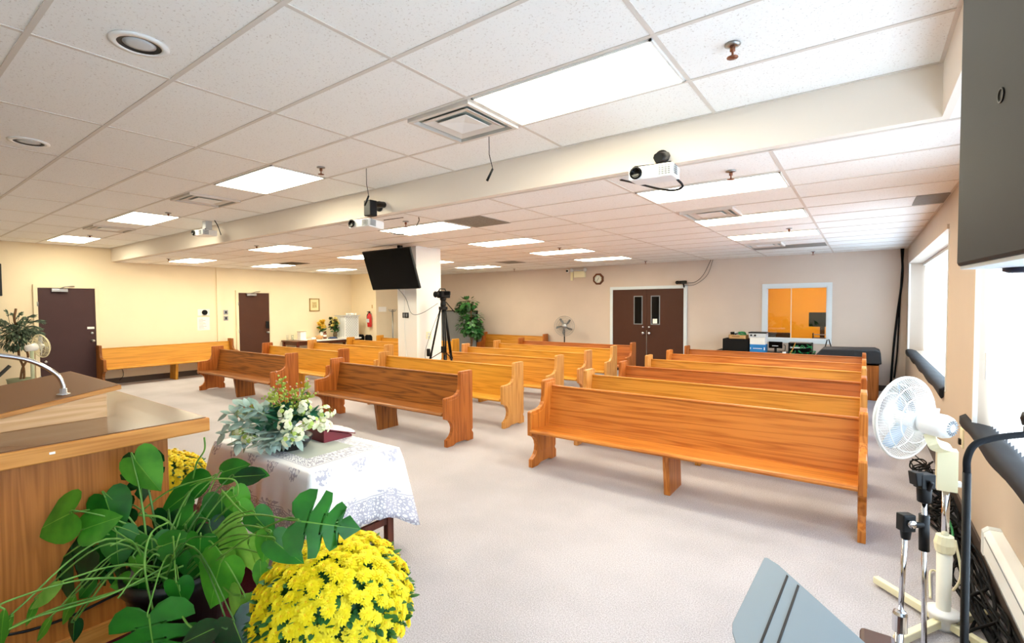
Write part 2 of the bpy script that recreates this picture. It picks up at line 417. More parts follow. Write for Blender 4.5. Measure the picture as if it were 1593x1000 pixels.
for a in ((x0-.08, x0, 0, z1+.08), (x1, x1+.08, 0, z1+.08), (x0, x1, z1, z1+.08)): box(bm, a[0], a[1], YB-.05, YB, a[2], a[3])
part('door_frame', bm, M['trimblue'], d)
xm = (x0+x1)/2
for s, (a, b_) in ((-1, (x0+.005, xm-.004)), (1, (xm+.004, x1-.005))):
    lx = xm-.24 if s < 0 else xm+.24
    bm = BM(); box(bm, a, b_, YB-.035, YB, .01, z1-.005)
    p_ = part('door_leaf', bm, M['door'], d)
    bm = BM()
    for q in ((lx-.125, lx-.10, 1.31, 2.09), (lx+.10, lx+.125, 1.31, 2.09), (lx-.1, lx+.1, 2.065, 2.09), (lx-.1, lx+.1, 1.31, 1.335)): box(bm, q[0], q[1], YB-.045, YB-.03, q[2], q[3])
    part('light_frame', bm, M['grey'], p_)
    bm = BM(); box(bm, lx-.1, lx+.1, YB-.04, YB-.034, 1.335, 2.065); part('glass_light', bm, M['blackgloss'], p_)
    for z, nm in ((1.245, 'deadbolt'), (1.08, 'door_knob')):
        bm = BM(); kx = xm+s*.085; r = .03 if nm == 'deadbolt' else .042
        lathe(bm, [(r*.9, 0), (r, .02), (r*.5, .025), (r*.5, .04), (r, .05), (r*.8, .075), (0, .08)], (kx, YB-.035, z), 14, Vector((0, -1, 0))); part(nm, bm, M['chrome'], p_)
    if s > 0:
        bm = BM(); box(bm, lx-.07, lx+.05, YB-.043, YB-.041, 1.345, 1.47); part('notice', bm, M['paper'], p_)
bm = BM(); box(bm, xm-.01, xm+.01, YB-.045, YB-.03, .02, 1.15); part('astragal', bm, M['steel'], d)

# ------------------------------------------------------------------ windows with vertical blinds on the right wall
def slat_mat():
    m = bpy.data.materials.new('vertical_blind_fabric'); m.use_nodes = True; nt = m.node_tree; N = nt.nodes; L = nt.links
    N.remove(N['Principled BSDF']); o = N['Material Output']
    d = N.new('ShaderNodeBsdfDiffuse'); d.inputs['Color'].default_value = (.9, .92, .95, 1)
    t = N.new('ShaderNodeBsdfTranslucent'); t.inputs['Color'].default_value = (.9, .93, .97, 1)
    mx = N.new('ShaderNodeMixShader'); mx.inputs[0].default_value = .42
    L.new(d.outputs[0], mx.inputs[1]); L.new(t.outputs[0], mx.inputs[2]); L.new(mx.outputs[0], o.inputs['Surface'])
    return m
M['slat'] = slat_mat()
def window(name, w, label, dd=0):
    y0, y1, z0, z1 = w
    XR = globals()['XR']; XW = XR; XR = XR+dd; skip = 0
    t = sthing(name, (XR, (y0+y1)/2, z0), label, 'window')
    bm = BM()
    for a in ((y0, y0+.05, z0, z1), (y1-.05, y1, z0, z1), (y0, y1, z0, z0+.05), (y0, y1, z1-.05, z1), ((y0+y1)/2-.03, (y0+y1)/2+.03, z0, z1)): box(bm, XR+.19, XR+.24, a[0], a[1], a[2], a[3])
    part('window_frame', bm, M['white'], t)
    bm = BM(); box(bm, XR+.21, XR+.216, y0+.05, y1-.05, z0+.05, z1-.05); part('pane', bm, M['glass'], t)
    bm = BM(); box(bm, XW-.008, XW+.02, y1-.012, y1+.015, z0, z1); box(bm, XW-.008, XW+.02, y0-.015, y0+.012, z0, z1); part('corner_bead', bm, M['white'], t)
    bm = BM(); box(bm, XR+.05, XR+.13, y0+.02, y1-.02, z1-.05, z1); part('blind_headrail', bm, M['white'], t)
    bm = BM(); y = y0+.06
    while y < y1-.06-skip:
        a = .25; dx, dy = math.sin(a)*.05, math.cos(a)*.05
        pts = [(XR+.09-dx, y-dy), (XR+.09+.008, y), (XR+.09+dx, y+dy)]
        lo = [bm.verts.new((px, py, z0+.03)) for px, py in pts]; hi = [bm.verts.new((px, py, z1-.05)) for px, py in pts]
        for i in range(2):
            f = bm.faces.new((lo[i], lo[i+1], hi[i+1], hi[i])); f.smooth = True
        y += .088
    part('vertical_blind', bm, M['slat'], t)
    return t
t = window('window_1', W1, 'far window in the right wall with white vertical blinds', dd=.15)
bm = BM(); box(bm, XR-.02, XR, W1[0], W1[1]+.02, W1[3], W1[3]+.05); part('valance', bm, M['wallr'], t)
t = window('window_2', W2, 'near window in the right wall behind the black boom pole')
bm = BM(); box(bm, XR+.04, XR+.06, 5.0, 5.04, 1.28, 1.48); part('blind_wand_clip', bm, M['lightgrey'], t)

# ------------------------------------------------------------------ ceiling lights
def clight(x0, y0, z, label):
    t = thing('ceiling_light', label, 'ceiling light', (x0-.655, y0+.3275, z), 0, 'fluorescent ceiling panels')
    bm = BM(); xa, xb, ya, yb = x0-1.31+.02, x0-.02, y0+.02, y0+.655-.02
    for a in ((xa, xb, ya, ya+.015), (xa, xb, yb-.015, yb), (xa, xa+.015, ya, yb), (xb-.015, xb, ya, yb)): box(bm, a[0], a[1], a[2], a[3], z-.012, z)
    part('frame', bm, M['white'], t)
    bm = BM(); box(bm, xa+.015, xb-.015, ya+.015, yb-.015, z-.009, z-.001); part('diffuser', bm, M['emit'], t)
nth = ['closest to the windows', 'second from the windows', 'third from the windows', 'closest to the left wall']
for k, x in enumerate((-.93, -4.86, -8.79, -12.72)):
    clight(x, 2.58, HU, 'ceiling light panel in the upper ceiling before the bulkhead, '+nth[k])
for r, (y, nm) in enumerate(((4.65, 'just behind the bulkhead'), (6.615, 'in the second row behind the bulkhead'), (8.58, 'in the third row behind the bulkhead'))):
    for k, x in enumerate((-.57, -4.5, -8.43, -12.36)):
        clight(x, y, HL, 'ceiling light panel %s, %s' % (nm, nth[k]))
clight(-4.5, 10.545, HL, 'ceiling light panel nearest the back wall, above the clock side')
clight(-8.43, 10.545, HL, 'ceiling light panel nearest the back wall, behind the white column')

# ------------------------------------------------------------------ vents and ceiling fittings
def diffuser(x0, x1, y0, y1, z, label):
    t = thing('ceiling_vent', label, 'vent', ((x0+x1)/2, (y0+y1)/2, z), 0, 'square air vents in the ceiling')
    cx, cy, h = (x0+x1)/2, (y0+y1)/2, min(x1-x0, y1-y0)/2
    bm = BM(); box(bm, cx-h+.02, cx+h-.02, cy-h+.02, cy+h-.02, z-.0015, z-.0005); part('duct_opening', bm, M['galv'], t)
    bm = BM()
    for a in ((cx-h, cx+h, cy-h, cy-h*.9), (cx-h, cx+h, cy+h*.9, cy+h), (cx-h, cx-h*.9, cy-h*.9, cy+h*.9), (cx+h*.9, cx+h, cy-h*.9, cy+h*.9)): box(bm, a[0], a[1], a[2], a[3], z-.03, z)
    part('frame', bm, M['tbar'], t)
    for a, b_, z0, z1 in ((.74, .52, -.024, -.004), (.46, .02, -.022, -.004)):
        bm = BM()
        def ring(s, zz): return [bm.verts.new((cx+sx*h*s, cy+sy*h*s, z+zz)) for sx, sy in ((-1, -1), (1, -1), (1, 1), (-1, 1))]
        A, B = ring(a, z0), ring(b_, z1); A2, B2 = ring(a*1.02, z0+.004), ring(b_*1.02, z1+.003)
        for P_, Q_ in ((A, B), (B2, A2), (A2, A)):
            for q in range(4): bm.faces.new((P_[q], P_[(q+1) % 4], Q_[(q+1) % 4], Q_[q]))
        if b_ < .1: bm.faces.new(B)
        part('cone', bm, M['tbar'] if a > .5 else M['white'], t)
diffuser(-2.86, -2.25, 2.6, 3.21, HU, 'large square air vent beside the brightest front ceiling light')
diffuser(-7.45, -6.8, 2.6, 3.21, HU, 'square air vent in the upper ceiling left of the middle hanging microphone')
diffuser(-11.38, -10.73, 2.6, 3.21, HU, 'square air vent in the upper ceiling nearest the left wall')
diffuser(-1.85, -1.22, 6.0, 6.6, HL, 'square air vent between the first two light panels on the window side')
diffuser(-1.85, -1.22, 9.95, 10.55, HL, 'square air vent on the window side close to the back wall')
def gvent(x0, x1, y0, y1, z, label, m, name='return_vent'):
    bm = BM(); box(bm, x0, x1, y0, y1, z-.008, z); tag(part(name, bm, m, None), label, 'vent')
gvent(-4.47, -3.87, 4.68, 5.33, HL, 'grey perforated return vent beside the middle light behind the bulkhead', M['speaker_grille'])
gvent(.42, .69, 6.6, 7.2, HL, 'grey return vent at the ceiling edge above the far window', M['greytile'])
gvent(-1.85, -.6, 10.6, 11.15, HL, 'long grey vent panel by the back wall above the interior window', M['greytile'])
gvent(-12.3, -11.6, 6.65, 7.15, HL, 'dark return vent in the lower ceiling toward the left wall', mat('dark_vent', '#4a3f30', .8))
gvent(-7.7, -7.15, 9.9, 10.5, HL, 'dark return vent behind the white column near the back wall', M['speaker_grille'])
def sprinkler(x, y, z, label):
    t = thing('ceiling_sprinkler', label, 'sprinkler', (x, y, z), 0, 'ceiling sprinklers')
    bm = BM(); lathe(bm, [(.04, 0), (.042, -.008), (.02, -.014)], (x, y, z), 14); part('escutcheon', bm, M['steel'], t)
    bm = BM(); lathe(bm, [(.014, -.01), (.014, -.04), (.006, -.042), (.006, -.07), (.03, -.072), (.03, -.076), (0, -.078)], (x, y, z), 10); part('nozzle', bm, mat('dull_copper', '#8a5a44', .4, .8) if 'dull_copper' not in bpy.data.materials else bpy.data.materials['dull_copper'], t)
for x, y, z, l in ((-.61, 2.93, HU, 'ceiling sprinkler at the end of the brightest front light'), (-4.55, 2.95, HU, 'ceiling sprinkler beside the second front light panel'),
                   (-8.57, 2.97, HU, 'ceiling sprinkler beside the third front light panel'), (-12.43, 2.95, HU, 'ceiling sprinkler beside the front light by the left wall'),
                   (-.92, 4.4, HL, 'ceiling sprinkler between window-side projector and first light panel'), (-.92, 8.27, HL, 'ceiling sprinkler ahead of the third light on the window side'),
                   (-8.98, 4.49, HL, 'ceiling sprinkler behind the bulkhead near the left projector'), (-4.9, 4.4, HL, 'ceiling sprinkler behind the middle projector cables'),
                   (-4.81, 8.23, HL, 'ceiling sprinkler near the third light in front of the clock'), (-8.69, 12.14, HL, 'ceiling sprinkler by the back wall above the potted tree pew'),
                   (-4.58, 12.2, HL, 'ceiling sprinkler above the double doors'), (-.91, 12.27, HL, 'ceiling sprinkler above the interior window'),
                   (-12.9, 4.45, HL, 'ceiling sprinkler behind the bulkhead above the wall pew')):
    sprinkler(x, y, z, l)
def downlight(x, y, label):
    t = thing('downlight', label, 'downlight', (x, y, HU), 0, 'recessed downlights')
    bm = BM(); lathe(bm, [(.135, -.001), (.135, -.009), (.10, -.012), (.098, -.001)], (x, y, HU), 32); part('trim_ring', bm, M['plastic'], t)
    bm = BM(); lathe(bm, [(.1, -.0085), (.075, -.0035)], (x, y, HU), 28, cap=False); part('black_baffle', bm, M['black'], t)
    bm = BM(); lathe(bm, [(.078, -.0032), (.05, -.007), (0, -.009)], (x, y, HU), 24); part('lamp_lens', bm, M['lightgrey'], t)
downlight(-3.21, 1.0, 'large recessed downlight nearest the viewer, unlit'); downlight(-5.84, 1.0, 'recessed downlight further along the upper ceiling, unlit')
# ================================================================== PEWS
def end_profile():
    P = [(0, 0), (0, .095), (.03, .105), (.075, .135), (.105, .18), (.115, .235), (.10, .29), (.065, .335), (.02, .36), (-.02, .372), (-.022, .40)]
    P += [(-.022, .635), (-.005, .65), (.09, .652), (.17, .66), (.225, .685), (.255, .725), (.268, .78), (.275, .955), (.29, .97), (.51, .97), (.52, .955)]
    P += [(.52, .16), (.50, .13), (.53, .09), (.53, 0), (.42, 0), (.36, .025), (.18, .025), (.12, 0)]
    return P
def make_pew(label, xc, y0, L, tone, endtone=None, rotz=0, group='oak church pews'):
    """bench: two shaped ends, one middle support, seat and leaning back with top rail; faces -Y before turning"""
    t = thing('church_pew', label, 'pew', (xc, y0, 0), rotz, group)
    W = PEW[tone]; E = endtone or W['Z']; th = .055
    for s in (-1, 1):
        bm = BM(); a, b = sorted((s*L/2, s*(L/2-th)))
        fa, fb = prism(bm, end_profile(), 0, a, b)
        inner = [(.015, .43), (.015, .615), (.11, .618), (.19, .63), (.245, .66), (.282, .71), (.297, .77), (.304, .94), (.485, .94), (.49, .19), (.47, .15), (.20, .15), (.16, .25), (.145, .32), (.10, .385)]
        prism(bm, inner, 0, a-.003, b+.003)
        part('pew_end', bm, E, t, .006, world=False)
    bm = BM(); i = L/2-th
    prism(bm, [(-.055, .432), (-.05, .415), (-.02, .408), (.42, .385), (.42, .42), (-.02, .452), (-.045, .447)], 0, -i, i)
    part('seat', bm, W['X'], t, .003, world=False)
    bm = BM(); prism(bm, [(.345, .405), (.372, .405), (.462, .875), (.436, .875)], 0, -i, i); part('backrest', bm, W['X'], t, .002, world=False)
    bm = BM(); prism(bm, [(.428, .872), (.47, .872), (.474, .885), (.468, .894), (.432, .894), (.426, .884)], 0, -i, i); part('top_rail', bm, W['X'], t, .003, world=False)
    bm = BM(); prism(bm, [(.03, .405), (.085, 0), (.45, 0), (.40, .39)], 0, -.03, .03)
    box(bm, -.024, .024, .40, .43, .0, .5)
    part('middle_support', bm, W['Z'], t, .005, world=False)
    return t
XR_, XM, XLb = -1.53, -5.975, -10.42
place = ['front', 'second', 'third', 'fourth', 'fifth', 'rearmost']
rt = [('orange', None), ('gold', M['endgold']), ('red', None), ('gold', M['endgold']), ('orange', None), ('red', None)]
rl = ['front pew of the window-side block, long glossy orange-brown bench facing the viewer', 'second pew of the window-side block, golden oak just behind the front bench',
      'third pew of the window-side block, reddish oak', 'fourth pew of the window-side block, golden oak', 'fifth pew of the window-side block, orange oak', 'rearmost pew of the window-side block, reddish oak before the covered organ']
for k, y in enumerate((5.0, 6.07, 7.25, 8.37, 9.5, 10.66)):
    make_pew(rl[k], XR_, y-.42, 3.13, rt[k][0], rt[k][1], group='pews by the windows')
mt = [('brown', PEW['red']['Z']), ('yellow', M['endgold']), ('gold', M['endgold']), ('yellow', M['endpale']), ('yellow', M['endgold']), ('red', None)]
ml = ['front pew of the middle block, dark brown figured oak behind the flower table', 'second pew of the middle block, golden oak in front of the white column',
      'third pew of the middle block, golden oak behind the camera tripod', 'fourth pew of the middle block, golden oak', 'fifth pew of the middle block, yellow oak', 'rearmost pew of the middle block, reddish oak before the pedestal fan']
for k, y in enumerate((5.02, 6.22, 7.5, 8.62, 9.82, 10.9)):
    L = 2.98 if k == 0 else 3.24
    make_pew(ml[k], -5.88 if k == 0 else XM, y-.42, L, mt[k][0], mt[k][1], group='pews in the middle')
lt = [('brown', PEW['red']['Z']), ('yellow', PEW['red']['Z']), ('yellow', M['endgold']), ('yellow', None), ('yellow', None)]
ll = ['front pew of the left block, brown oak with reddish ends', 'second pew of the left block, yellow oak in front of the brown door',
      'third pew of the left block, yellow oak in front of the side table', 'fourth pew of the left block, yellow oak reaching behind the white column', 'rearmost pew of the left block, yellow oak beside the grey divider']
for k, y in enumerate((5.07, 6.22, 7.42, 8.63, 9.68)):
    make_pew(ll[k], XLb, y-.42, 3.16, lt[k][0], lt[k][1], group='pews on the left')
make_pew('long yellow oak pew with its back against the left wall', XL+.55+.05, 5.03, 3.0, 'yellow', PEW['brown']['Z'], rotz=PI/2)
make_pew('oak pew standing against the back wall beside the potted tree', -9.12, YB-.56, 2.45, 'gold', PEW['red']['Z'])
# ================================================================== THINGS ON THE CEILING AND WALLS
def projector(x, y, z, rz, tilt, label, mount, lens_left=True):
    """white projector hanging from a wall arm on the bulkhead"""
    t = thing('projector', label, 'projector', (x, y, z), rz, 'projectors on the bulkhead')
    R = Matrix.Rotation(tilt, 4, 'X')
    bm = BM(); box(bm, -.16, .16, -.12, .12, -.047, .047); bm.transform(R); part('body', bm, M['plastic'], t, .012, world=False)
    bm = BM(); lx = -.10
    lathe(bm, [(.045, 0), (.045, .012), (.03, .014), (.026, .004), (0, .006)], (lx, -.13, .0), 18, Vector((0, -1, 0))); bm.transform(R); part('lens', bm, M['blackgloss'], t, world=False)
    bm = BM()
    for k in range(4):
        for j in range(5): box(bm, .06+k*.022, .075+k*.022, -.132, -.128, -.032+j*.014, -.024+j*.014)
    bm.transform(R); part('front_vent_grille', bm, M['grey'], t, world=False); bm = BM()
    for k in range(4):
        for j in range(5): box(bm, .168, .172, -.11+k*.022, -.095+k*.022, -.032+j*.014, -.024+j*.014)
    bm.transform(R); part('side_vent_grille', bm, M['grey'], t, world=False)
    bm = BM()
    for a in (-.13, .13): tube(bm, [(a, -.06, .055), (0, .03, .075)], .009, 6)
    tube(bm, [(0, .12, .055), (0, .03, .075)], .009, 6)
    part('mount_bracket', bm, M['black'], t, world=False)
    return t
p = projector(-4.70, 3.62, 2.80, .15, -.05, 'white projector in the middle of the bulkhead on a black arm', 0)
bm = BM(); box(bm, -4.72, -4.60, 3.60, 3.70, 2.90, 3.08); tube(bm, [(-4.66, 3.65, 3.04), (-4.72, 3.9, 3.08)], .04, 8); part('mount_arm', bm, M['black'], p, .01)
bm = BM(); lathe(bm, [(.062, 0), (.062, .02), (.04, .03), (0, .03)], (-4.80, 3.9, 3.07), 20, Vector((0, -1, 0))); part('wall_plate', bm, M['black'], p)
p = projector(-1.28, 3.58, 2.825, .10, .06, 'white projector on the bulkhead nearest the windows', 0)
bm = BM(); tube(bm, [(-1.26, 3.60, 2.95), (-1.30, 3.9, 3.04)], .035, 8); part('mount_arm', bm, M['black'], p)
bm = BM(); lathe(bm, [(.058, 0), (.058, .02), (.03, .03), (0, .03)], (-1.33, 3.9, 3.03), 20, Vector((0, -1, 0))); part('wall_plate', bm, M['black'], p)
p = projector(-8.95, 3.62, 3.09, .10, .0, 'white projector on the bulkhead nearest the left wall, on a white post', 0)
bm = BM(); box(bm, -8.98, -8.86, 3.60, 3.70, 3.15, HU); part('mount_arm', bm, M['lightgrey'], p)
bm = BM(); tube(bm, spline([(-8.72, 3.68, HU), (-8.70, 3.72, 3.2), (-8.64, 3.74, 3.05)]), .008, 6); part('power_cord', bm, M['black'], p)
def cable(name, pts, r, m, label, n=8, cat='cable', sides=6):
    bm = BM(); tube(bm, spline(pts, n), r, sides); return tag(part(name, bm, m, None), label, cat)
cable('ceiling_cable', [(-4.56, 3.80, 2.74), (-4.5, 3.9, 2.71), (-4.42, 4.05, 2.74), (-4.5, 4.25, 2.9), (-4.55, 4.3, HL)], .006, M['black'], 'black cable looping from the middle projector up to the ceiling')
cable('ceiling_cable', [(-4.56, 3.76, 2.86), (-4.62, 4.0, 2.92), (-4.72, 4.2, HL)], .005, M['black'], 'thin straight cable between middle projector and ceiling')
cable('ceiling_cable', [(-1.15, 3.66, 2.80), (-1.12, 3.74, 2.74), (-1.25, 3.78, 2.74), (-1.62, 4.0, 2.90), (-1.78, 4.12, HL)], .009, M['black'], 'black cable below the window-side projector')
def hangmic(x, y, label, d):
    t = thing('hanging_microphone', label, 'microphone', (x, y, HU), 0, 'hanging choir microphones')
    bm = BM(); tube(bm, [(x, y, HU), (x, y, HU-.16), (x+.045, y-.01, HU-.29)], .0035, 5); part('cord', bm, M['black'], t)
    bm = BM(); tube(bm, [(x+.045, y-.01, HU-.29), (x-.01, y-.02, HU-.385)], [.009, .011], 8); part('capsule', bm, M['black'], t)
hangmic(-4.22, 3.26, 'small hanging microphone above the middle projector', 1)
hangmic(-2.58, 3.25, 'small hanging microphone below the large air vent', 1)
# TV on the column
t = thing('television', 'black flat television hanging on a pole before the white column', 'television', (-6.95, 5.95, HL))
c = Vector((-7.02, 5.93, 2.525)); ex = Vector((1, 0, 0)); ez = Vector((0, -.32, .95)).normalized(); ey = ez.cross(ex)
bm = BM(); obox(bm, c, ex, ey, ez, .645, .022, .375); part('bezel', bm, M['black'], t, .006)
bm = BM(); obox(bm, c-ey*.0225*(1 if ey.y > 0 else -1), ex, ey, ez, .632, .002, .36); part('screen', bm, M['screen'], t)
bm = BM(); box(bm, -6.99, -6.92, 6.06, 6.13, 2.62, HL); obox(bm, c+Vector((.06, .09, 0)), ex, ey, ez, .22, .04, .2); part('ceiling_pole', bm, M['black'], t)
cable('television_cable', [(-7.05, 6.10, 2.2), (-7.02, 6.28, 2.0), (-6.85, 6.26, 1.72), (-6.62, 6.30, 1.72), (-6.40, 6.50, 1.90)], .006, M['grey'], 'dark cord sagging from the television to the tripod camera')
cable('wall_cable', [(-7.10, 6.312, 2.2), (-7.10, 6.312, 1.4), (-7.08, 6.31, 1.1), (-6.98, 6.305, .5)], .008, M['white'], 'white cord running down the front of the column')
t = thing('wall_switch', 'small black switch plate on the column front', 'switch', (-7.07, 6.32, 1.68))
bm = BM(); box(bm, -7.15, -6.99, 6.305, 6.32, 1.63, 1.73); part('plate', bm, M['black'], t, .004)
bm = BM(); box(bm, -7.12, -7.08, 6.30, 6.306, 1.65, 1.71); box(bm, -7.05, -7.01, 6.30, 6.306, 1.65, 1.71); part('rocker', bm, M['grey'], t)
t = thing('outlet', 'beige wall outlet on the right face of the column', 'outlet', (-6.77, 6.6, 1.3))
bm = BM(); box(bm, -6.77, -6.76, 6.55, 6.68, 1.22, 1.36); part('plate', bm, M['ivory'], t, .003)
bm = BM(); box(bm, -6.762, -6.756, 6.59, 6.64, 1.24, 1.28); box(bm, -6.762, -6.756, 6.59, 6.64, 1.30, 1.34); part('sockets', bm, M['lightgrey'], t)
# tripod with camera
T = Vector((-6.36, 6.60, 0))
t = thing('tripod', 'tall black camera tripod standing beside the white column', 'tripod', T)
for k, f in enumerate(((-6.72, 6.35, 0), (-6.16, 6.46, 0), (-6.34, 6.93, 0))):
    f = Vector(f); top = T+Vector((0, 0, 1.80)); top += (f-T)*.12
    bm = BM(); m_ = top.lerp(f, .52); s_ = (f-T).cross(Vector((0, 0, 1))).normalized()*.018
    tube(bm, [top+s_, m_+s_], .015, 6); tube(bm, [top-s_, m_-s_], .015, 6); tube(bm, [m_-(f-top)*.05, f+Vector((0, 0, .02))], [.022, .018], 8)
    tube(bm, [m_-s_*1.6, m_+s_*1.6], .022, 6); tube(bm, [f+Vector((0, 0, .0)), f+Vector((0, 0, .03))], .024, 8)
    part('leg', bm, M['black'], t)
    bm = BM(); tube(bm, [m_, T+Vector((0, 0, 1.02))], .008, 6); part('spreader_arm', bm, M['black'], t)
bm = BM(); tube(bm, [T+Vector((0, 0, .98)), T+Vector((0, 0, 1.9))], .014, 8); box(bm, T.x-.035, T.x+.035, T.y-.035, T.y+.035, .98, 1.1); part('center_column', bm, M['black'], t)
bm = BM(); box(bm, T.x-.06, T.x+.06, T.y-.06, T.y+.06, 1.78, 1.84); lathe(bm, [(.05, 1.84), (.055, 1.88), (.045, 1.95), (.06, 1.97), (.06, 2.0), (0, 2.0)], (T.x, T.y, 0), 14); part('fluid_head', bm, M['black'], t, .006)
bm = BM(); tube(bm, [T+Vector((.03, .04, 1.93)), T+Vector((.15, .14, 1.74))], .010, 6); part('pan_handle', bm, M['black'], t)
t = thing('camcorder', 'black video camera mounted on top of the tripod', 'camera', T+Vector((0, 0, 2.0)))
bm = BM(); box(bm, T.x-.065, T.x+.065, T.y-.10, T.y+.13, 2.0, 2.13); part('body', bm, M['softblack'], t, .015)
bm = BM(); lathe(bm, [(.045, 0), (.05, .04), (.058, .08), (.05, .082), (.03, .06), (0, .06)], (T.x-.02, T.y-.10, 2.065), 16, Vector((0, -1, 0))); part('lens_hood', bm, M['black'], t)
bm = BM(); box(bm, T.x+.065, T.x+.20, T.y-.03, T.y-.01, 2.05, 2.12); part('flip_screen', bm, M['black'], t, .004)
bm = BM(); tube(bm, [(T.x-.03, T.y-.08, 2.13), (T.x-.03, T.y-.05, 2.17), (T.x-.03, T.y+.08, 2.17), (T.x-.03, T.y+.1, 2.13)], .012, 6); part('carry_handle', bm, M['black'], t)
cable('tripod_cable', [T+Vector((0, .0, 1.9)), T+Vector((-.13, -.12, 1.5)), T+Vector((-.28, -.2, 1.0)), T+Vector((-.2, -.2, .8)), T+Vector((-.02, -.05, .85)), T+Vector((.0, 0, 1.3))], .004, M['black'], 'thin cord looped beside the tripod legs')
bm = BM(); box(bm, T.x-.22, T.x-.15, T.y-.23, T.y-.19, .92, 1.06); tag(part('power_adapter', bm, M['black'], None, .008), 'small black power box strapped to the tripod leg', 'power adapter')

# ------------------------------------------------------------------ left wall things
def wallbox(name, y0, y1, z0, z1, m, label, cat, d=.02, bev=.003):
    bm = BM(); box(bm, XL, XL+d, y0, y1, z0, z1); return tag(part(name, bm, m, None, bev), label, cat)
t = thing('intercom', 'round dark intercom speaker on a white plate on the left wall', 'intercom', (XL, 5.9, 1.7))
bm = BM(); box(bm, XL, XL+.02, 5.75, 6.05, 1.62, 1.80); part('plate', bm, M['paper'], t, .004)
bm = BM(); lathe(bm, [(.07, 0), (.07, .025), (.05, .03), (0, .03)], (XL+.02, 5.92, 1.71), 20, Vector((1, 0, 0))); part('speaker_cone', bm, M['softblack'], t)
t = thing('wall_notice', 'white printed notice taped below the round intercom', 'notice', (XL, 5.9, 1.4))
bm = BM(); box(bm, XL, XL+.004, 5.74, 6.05, 1.22, 1.58); part('sheet', bm, M['paper'], t)
bm = BM()
for k in range(9):
    box(bm, XL+.004, XL+.005, 5.78, 5.78+.1+.13*random.random(), 1.26+k*.032, 1.268+k*.032)
part('print_lines', bm, M['grey'], t)
for z, l in ((1.70, 'upper steel switch plate left of the brown door'), (1.53, 'lower steel switch plate left of the brown door')):
    t = thing('switch_plate', l, 'switch', (XL, 6.48, z), 0, 'steel switch plates')
    bm = BM(); box(bm, XL, XL+.012, 6.42, 6.54, z-.06, z+.07); part('plate', bm, M['steel'], t, .003)
    bm = BM(); box(bm, XL+.012, XL+.018, 6.455, 6.505, z-.03, z+.04); part('switch', bm, M['darkgrey'], t, .002)
t = thing('picture_frame', 'small cream framed picture on the left wall above the side table', 'picture', (XL, 9.24, 1.9))
bm = BM()
for a in ((9.07, 9.10, 1.70, 2.12), (9.40, 9.43, 1.70, 2.12), (9.07, 9.43, 2.09, 2.12), (9.07, 9.43, 1.70, 1.73)): box(bm, XL, XL+.03, a[0], a[1], a[2], a[3])
part('frame', bm, mat('tan_frame', '#a98a55', .5), t, .003)
bm = BM(); box(bm, XL, XL+.012, 9.10, 9.40, 1.73, 2.09); part('mat_board', bm, mat('cream_mat', '#eadcae', .8), t)
bm = BM(); box(bm, XL+.012, XL+.014, 9.17, 9.33, 1.81, 2.0); part('print', bm, mat('tan_print', '#cdb983', .8, vary=.3, vscale=30), t)
bm = BM(); box(bm, XL, XL+.06, 1.55, 2.03, 2.12, 2.80); tag(part('wall_panel', bm, M['darkgrey'], None, .01), 'dark wall panel at the far edge beside the plum door', 'panel')
bm = BM(); tube(bm, spline([(XL+.03, 3.95, .42), (XL+.06, 4.02, .36), (XL+.05, 4.05, .2), (XL+.03, 3.98, .08)]), .006, 6); tag(part('outlet_cable', bm, M['softblack'], None), 'short black cord hanging from an outlet under the wall pew', 'cord')
# ------------------------------------------------------------------ alcove
t = thing('fire_extinguisher', 'red fire extinguisher hanging on the alcove wall', 'fire extinguisher', (-13.7, YA, 1.2))
bm = BM(); lathe(bm, [(.0, 1.14), (.07, 1.145), (.075, 1.17), (.075, 1.50), (.06, 1.56), (.025, 1.59), (.025, 1.62), (0, 1.62)], (-13.70, YA-.085, 0), 18); part('cylinder', bm, M['red'], t)
bm = BM(); box(bm, -13.73, -13.67, YA-.10, YA-.07, 1.61, 1.68); tube(bm, [(-13.7, YA-.085, 1.65), (-13.8, YA-.1, 1.66)], .014, 6); part('valve', bm, M['black'], t)
bm = BM(); tube(bm, spline([(-13.7, YA-.085, 1.63), (-13.80, YA-.1, 1.55), (-13.8, YA-.1, 1.35), (-13.78, YA-.1, 1.2)]), .014, 6); part('hose', bm, M['black'], t)
bm = BM(); box(bm, -13.72, -13.68, YA-.012, YA, 1.3, 1.6); box(bm, -13.775, -13.625, YA-.163, YA-.158, 1.3, 1.42); part('bracket', bm, M['lightgrey'], t)
bm = BM(); box(bm, -13.68, -13.62, YA-.006, YA, 1.78, 1.90); tag(part('hanging_tag', bm, mat('tan_tag', '#c9a878', .8), None), 'small tan tag on the alcove wall above the extinguisher', 'tag')
bm = BM(); box(bm, XA, XA+.004, 10.80, 11.14, 1.66, 1.83); tag(part('paper_sign', bm, M['paper'], None), 'white paper sign on the alcove side wall by the coat stand', 'sign')
t = thing('coat_stand', 'thin metal coat stand by the alcove side wall', 'coat stand', (-13.2, 11.2, 0))
bm = BM(); tube(bm, [(-13.2, 11.2, .03), (-13.2, 11.2, 1.74)], .022, 8); part('pole', bm, M['steel'], t)
bm = BM(); lathe(bm, [(.17, 0), (.17, .02), (.03, .05), (0, .05)], (-13.2, 11.2, 0), 20); part('base', bm, M['steel'], t)
for k in range(4):
    a = k*PI/2+.4; bm = BM(); tube(bm, [(-13.2, 11.2, 1.66), (-13.2+.11*math.cos(a), 11.2+.11*math.sin(a), 1.68), (-13.2+.14*math.cos(a), 11.2+.14*math.sin(a), 1.75)], .01, 6); part('hook', bm, M['steel'], t)
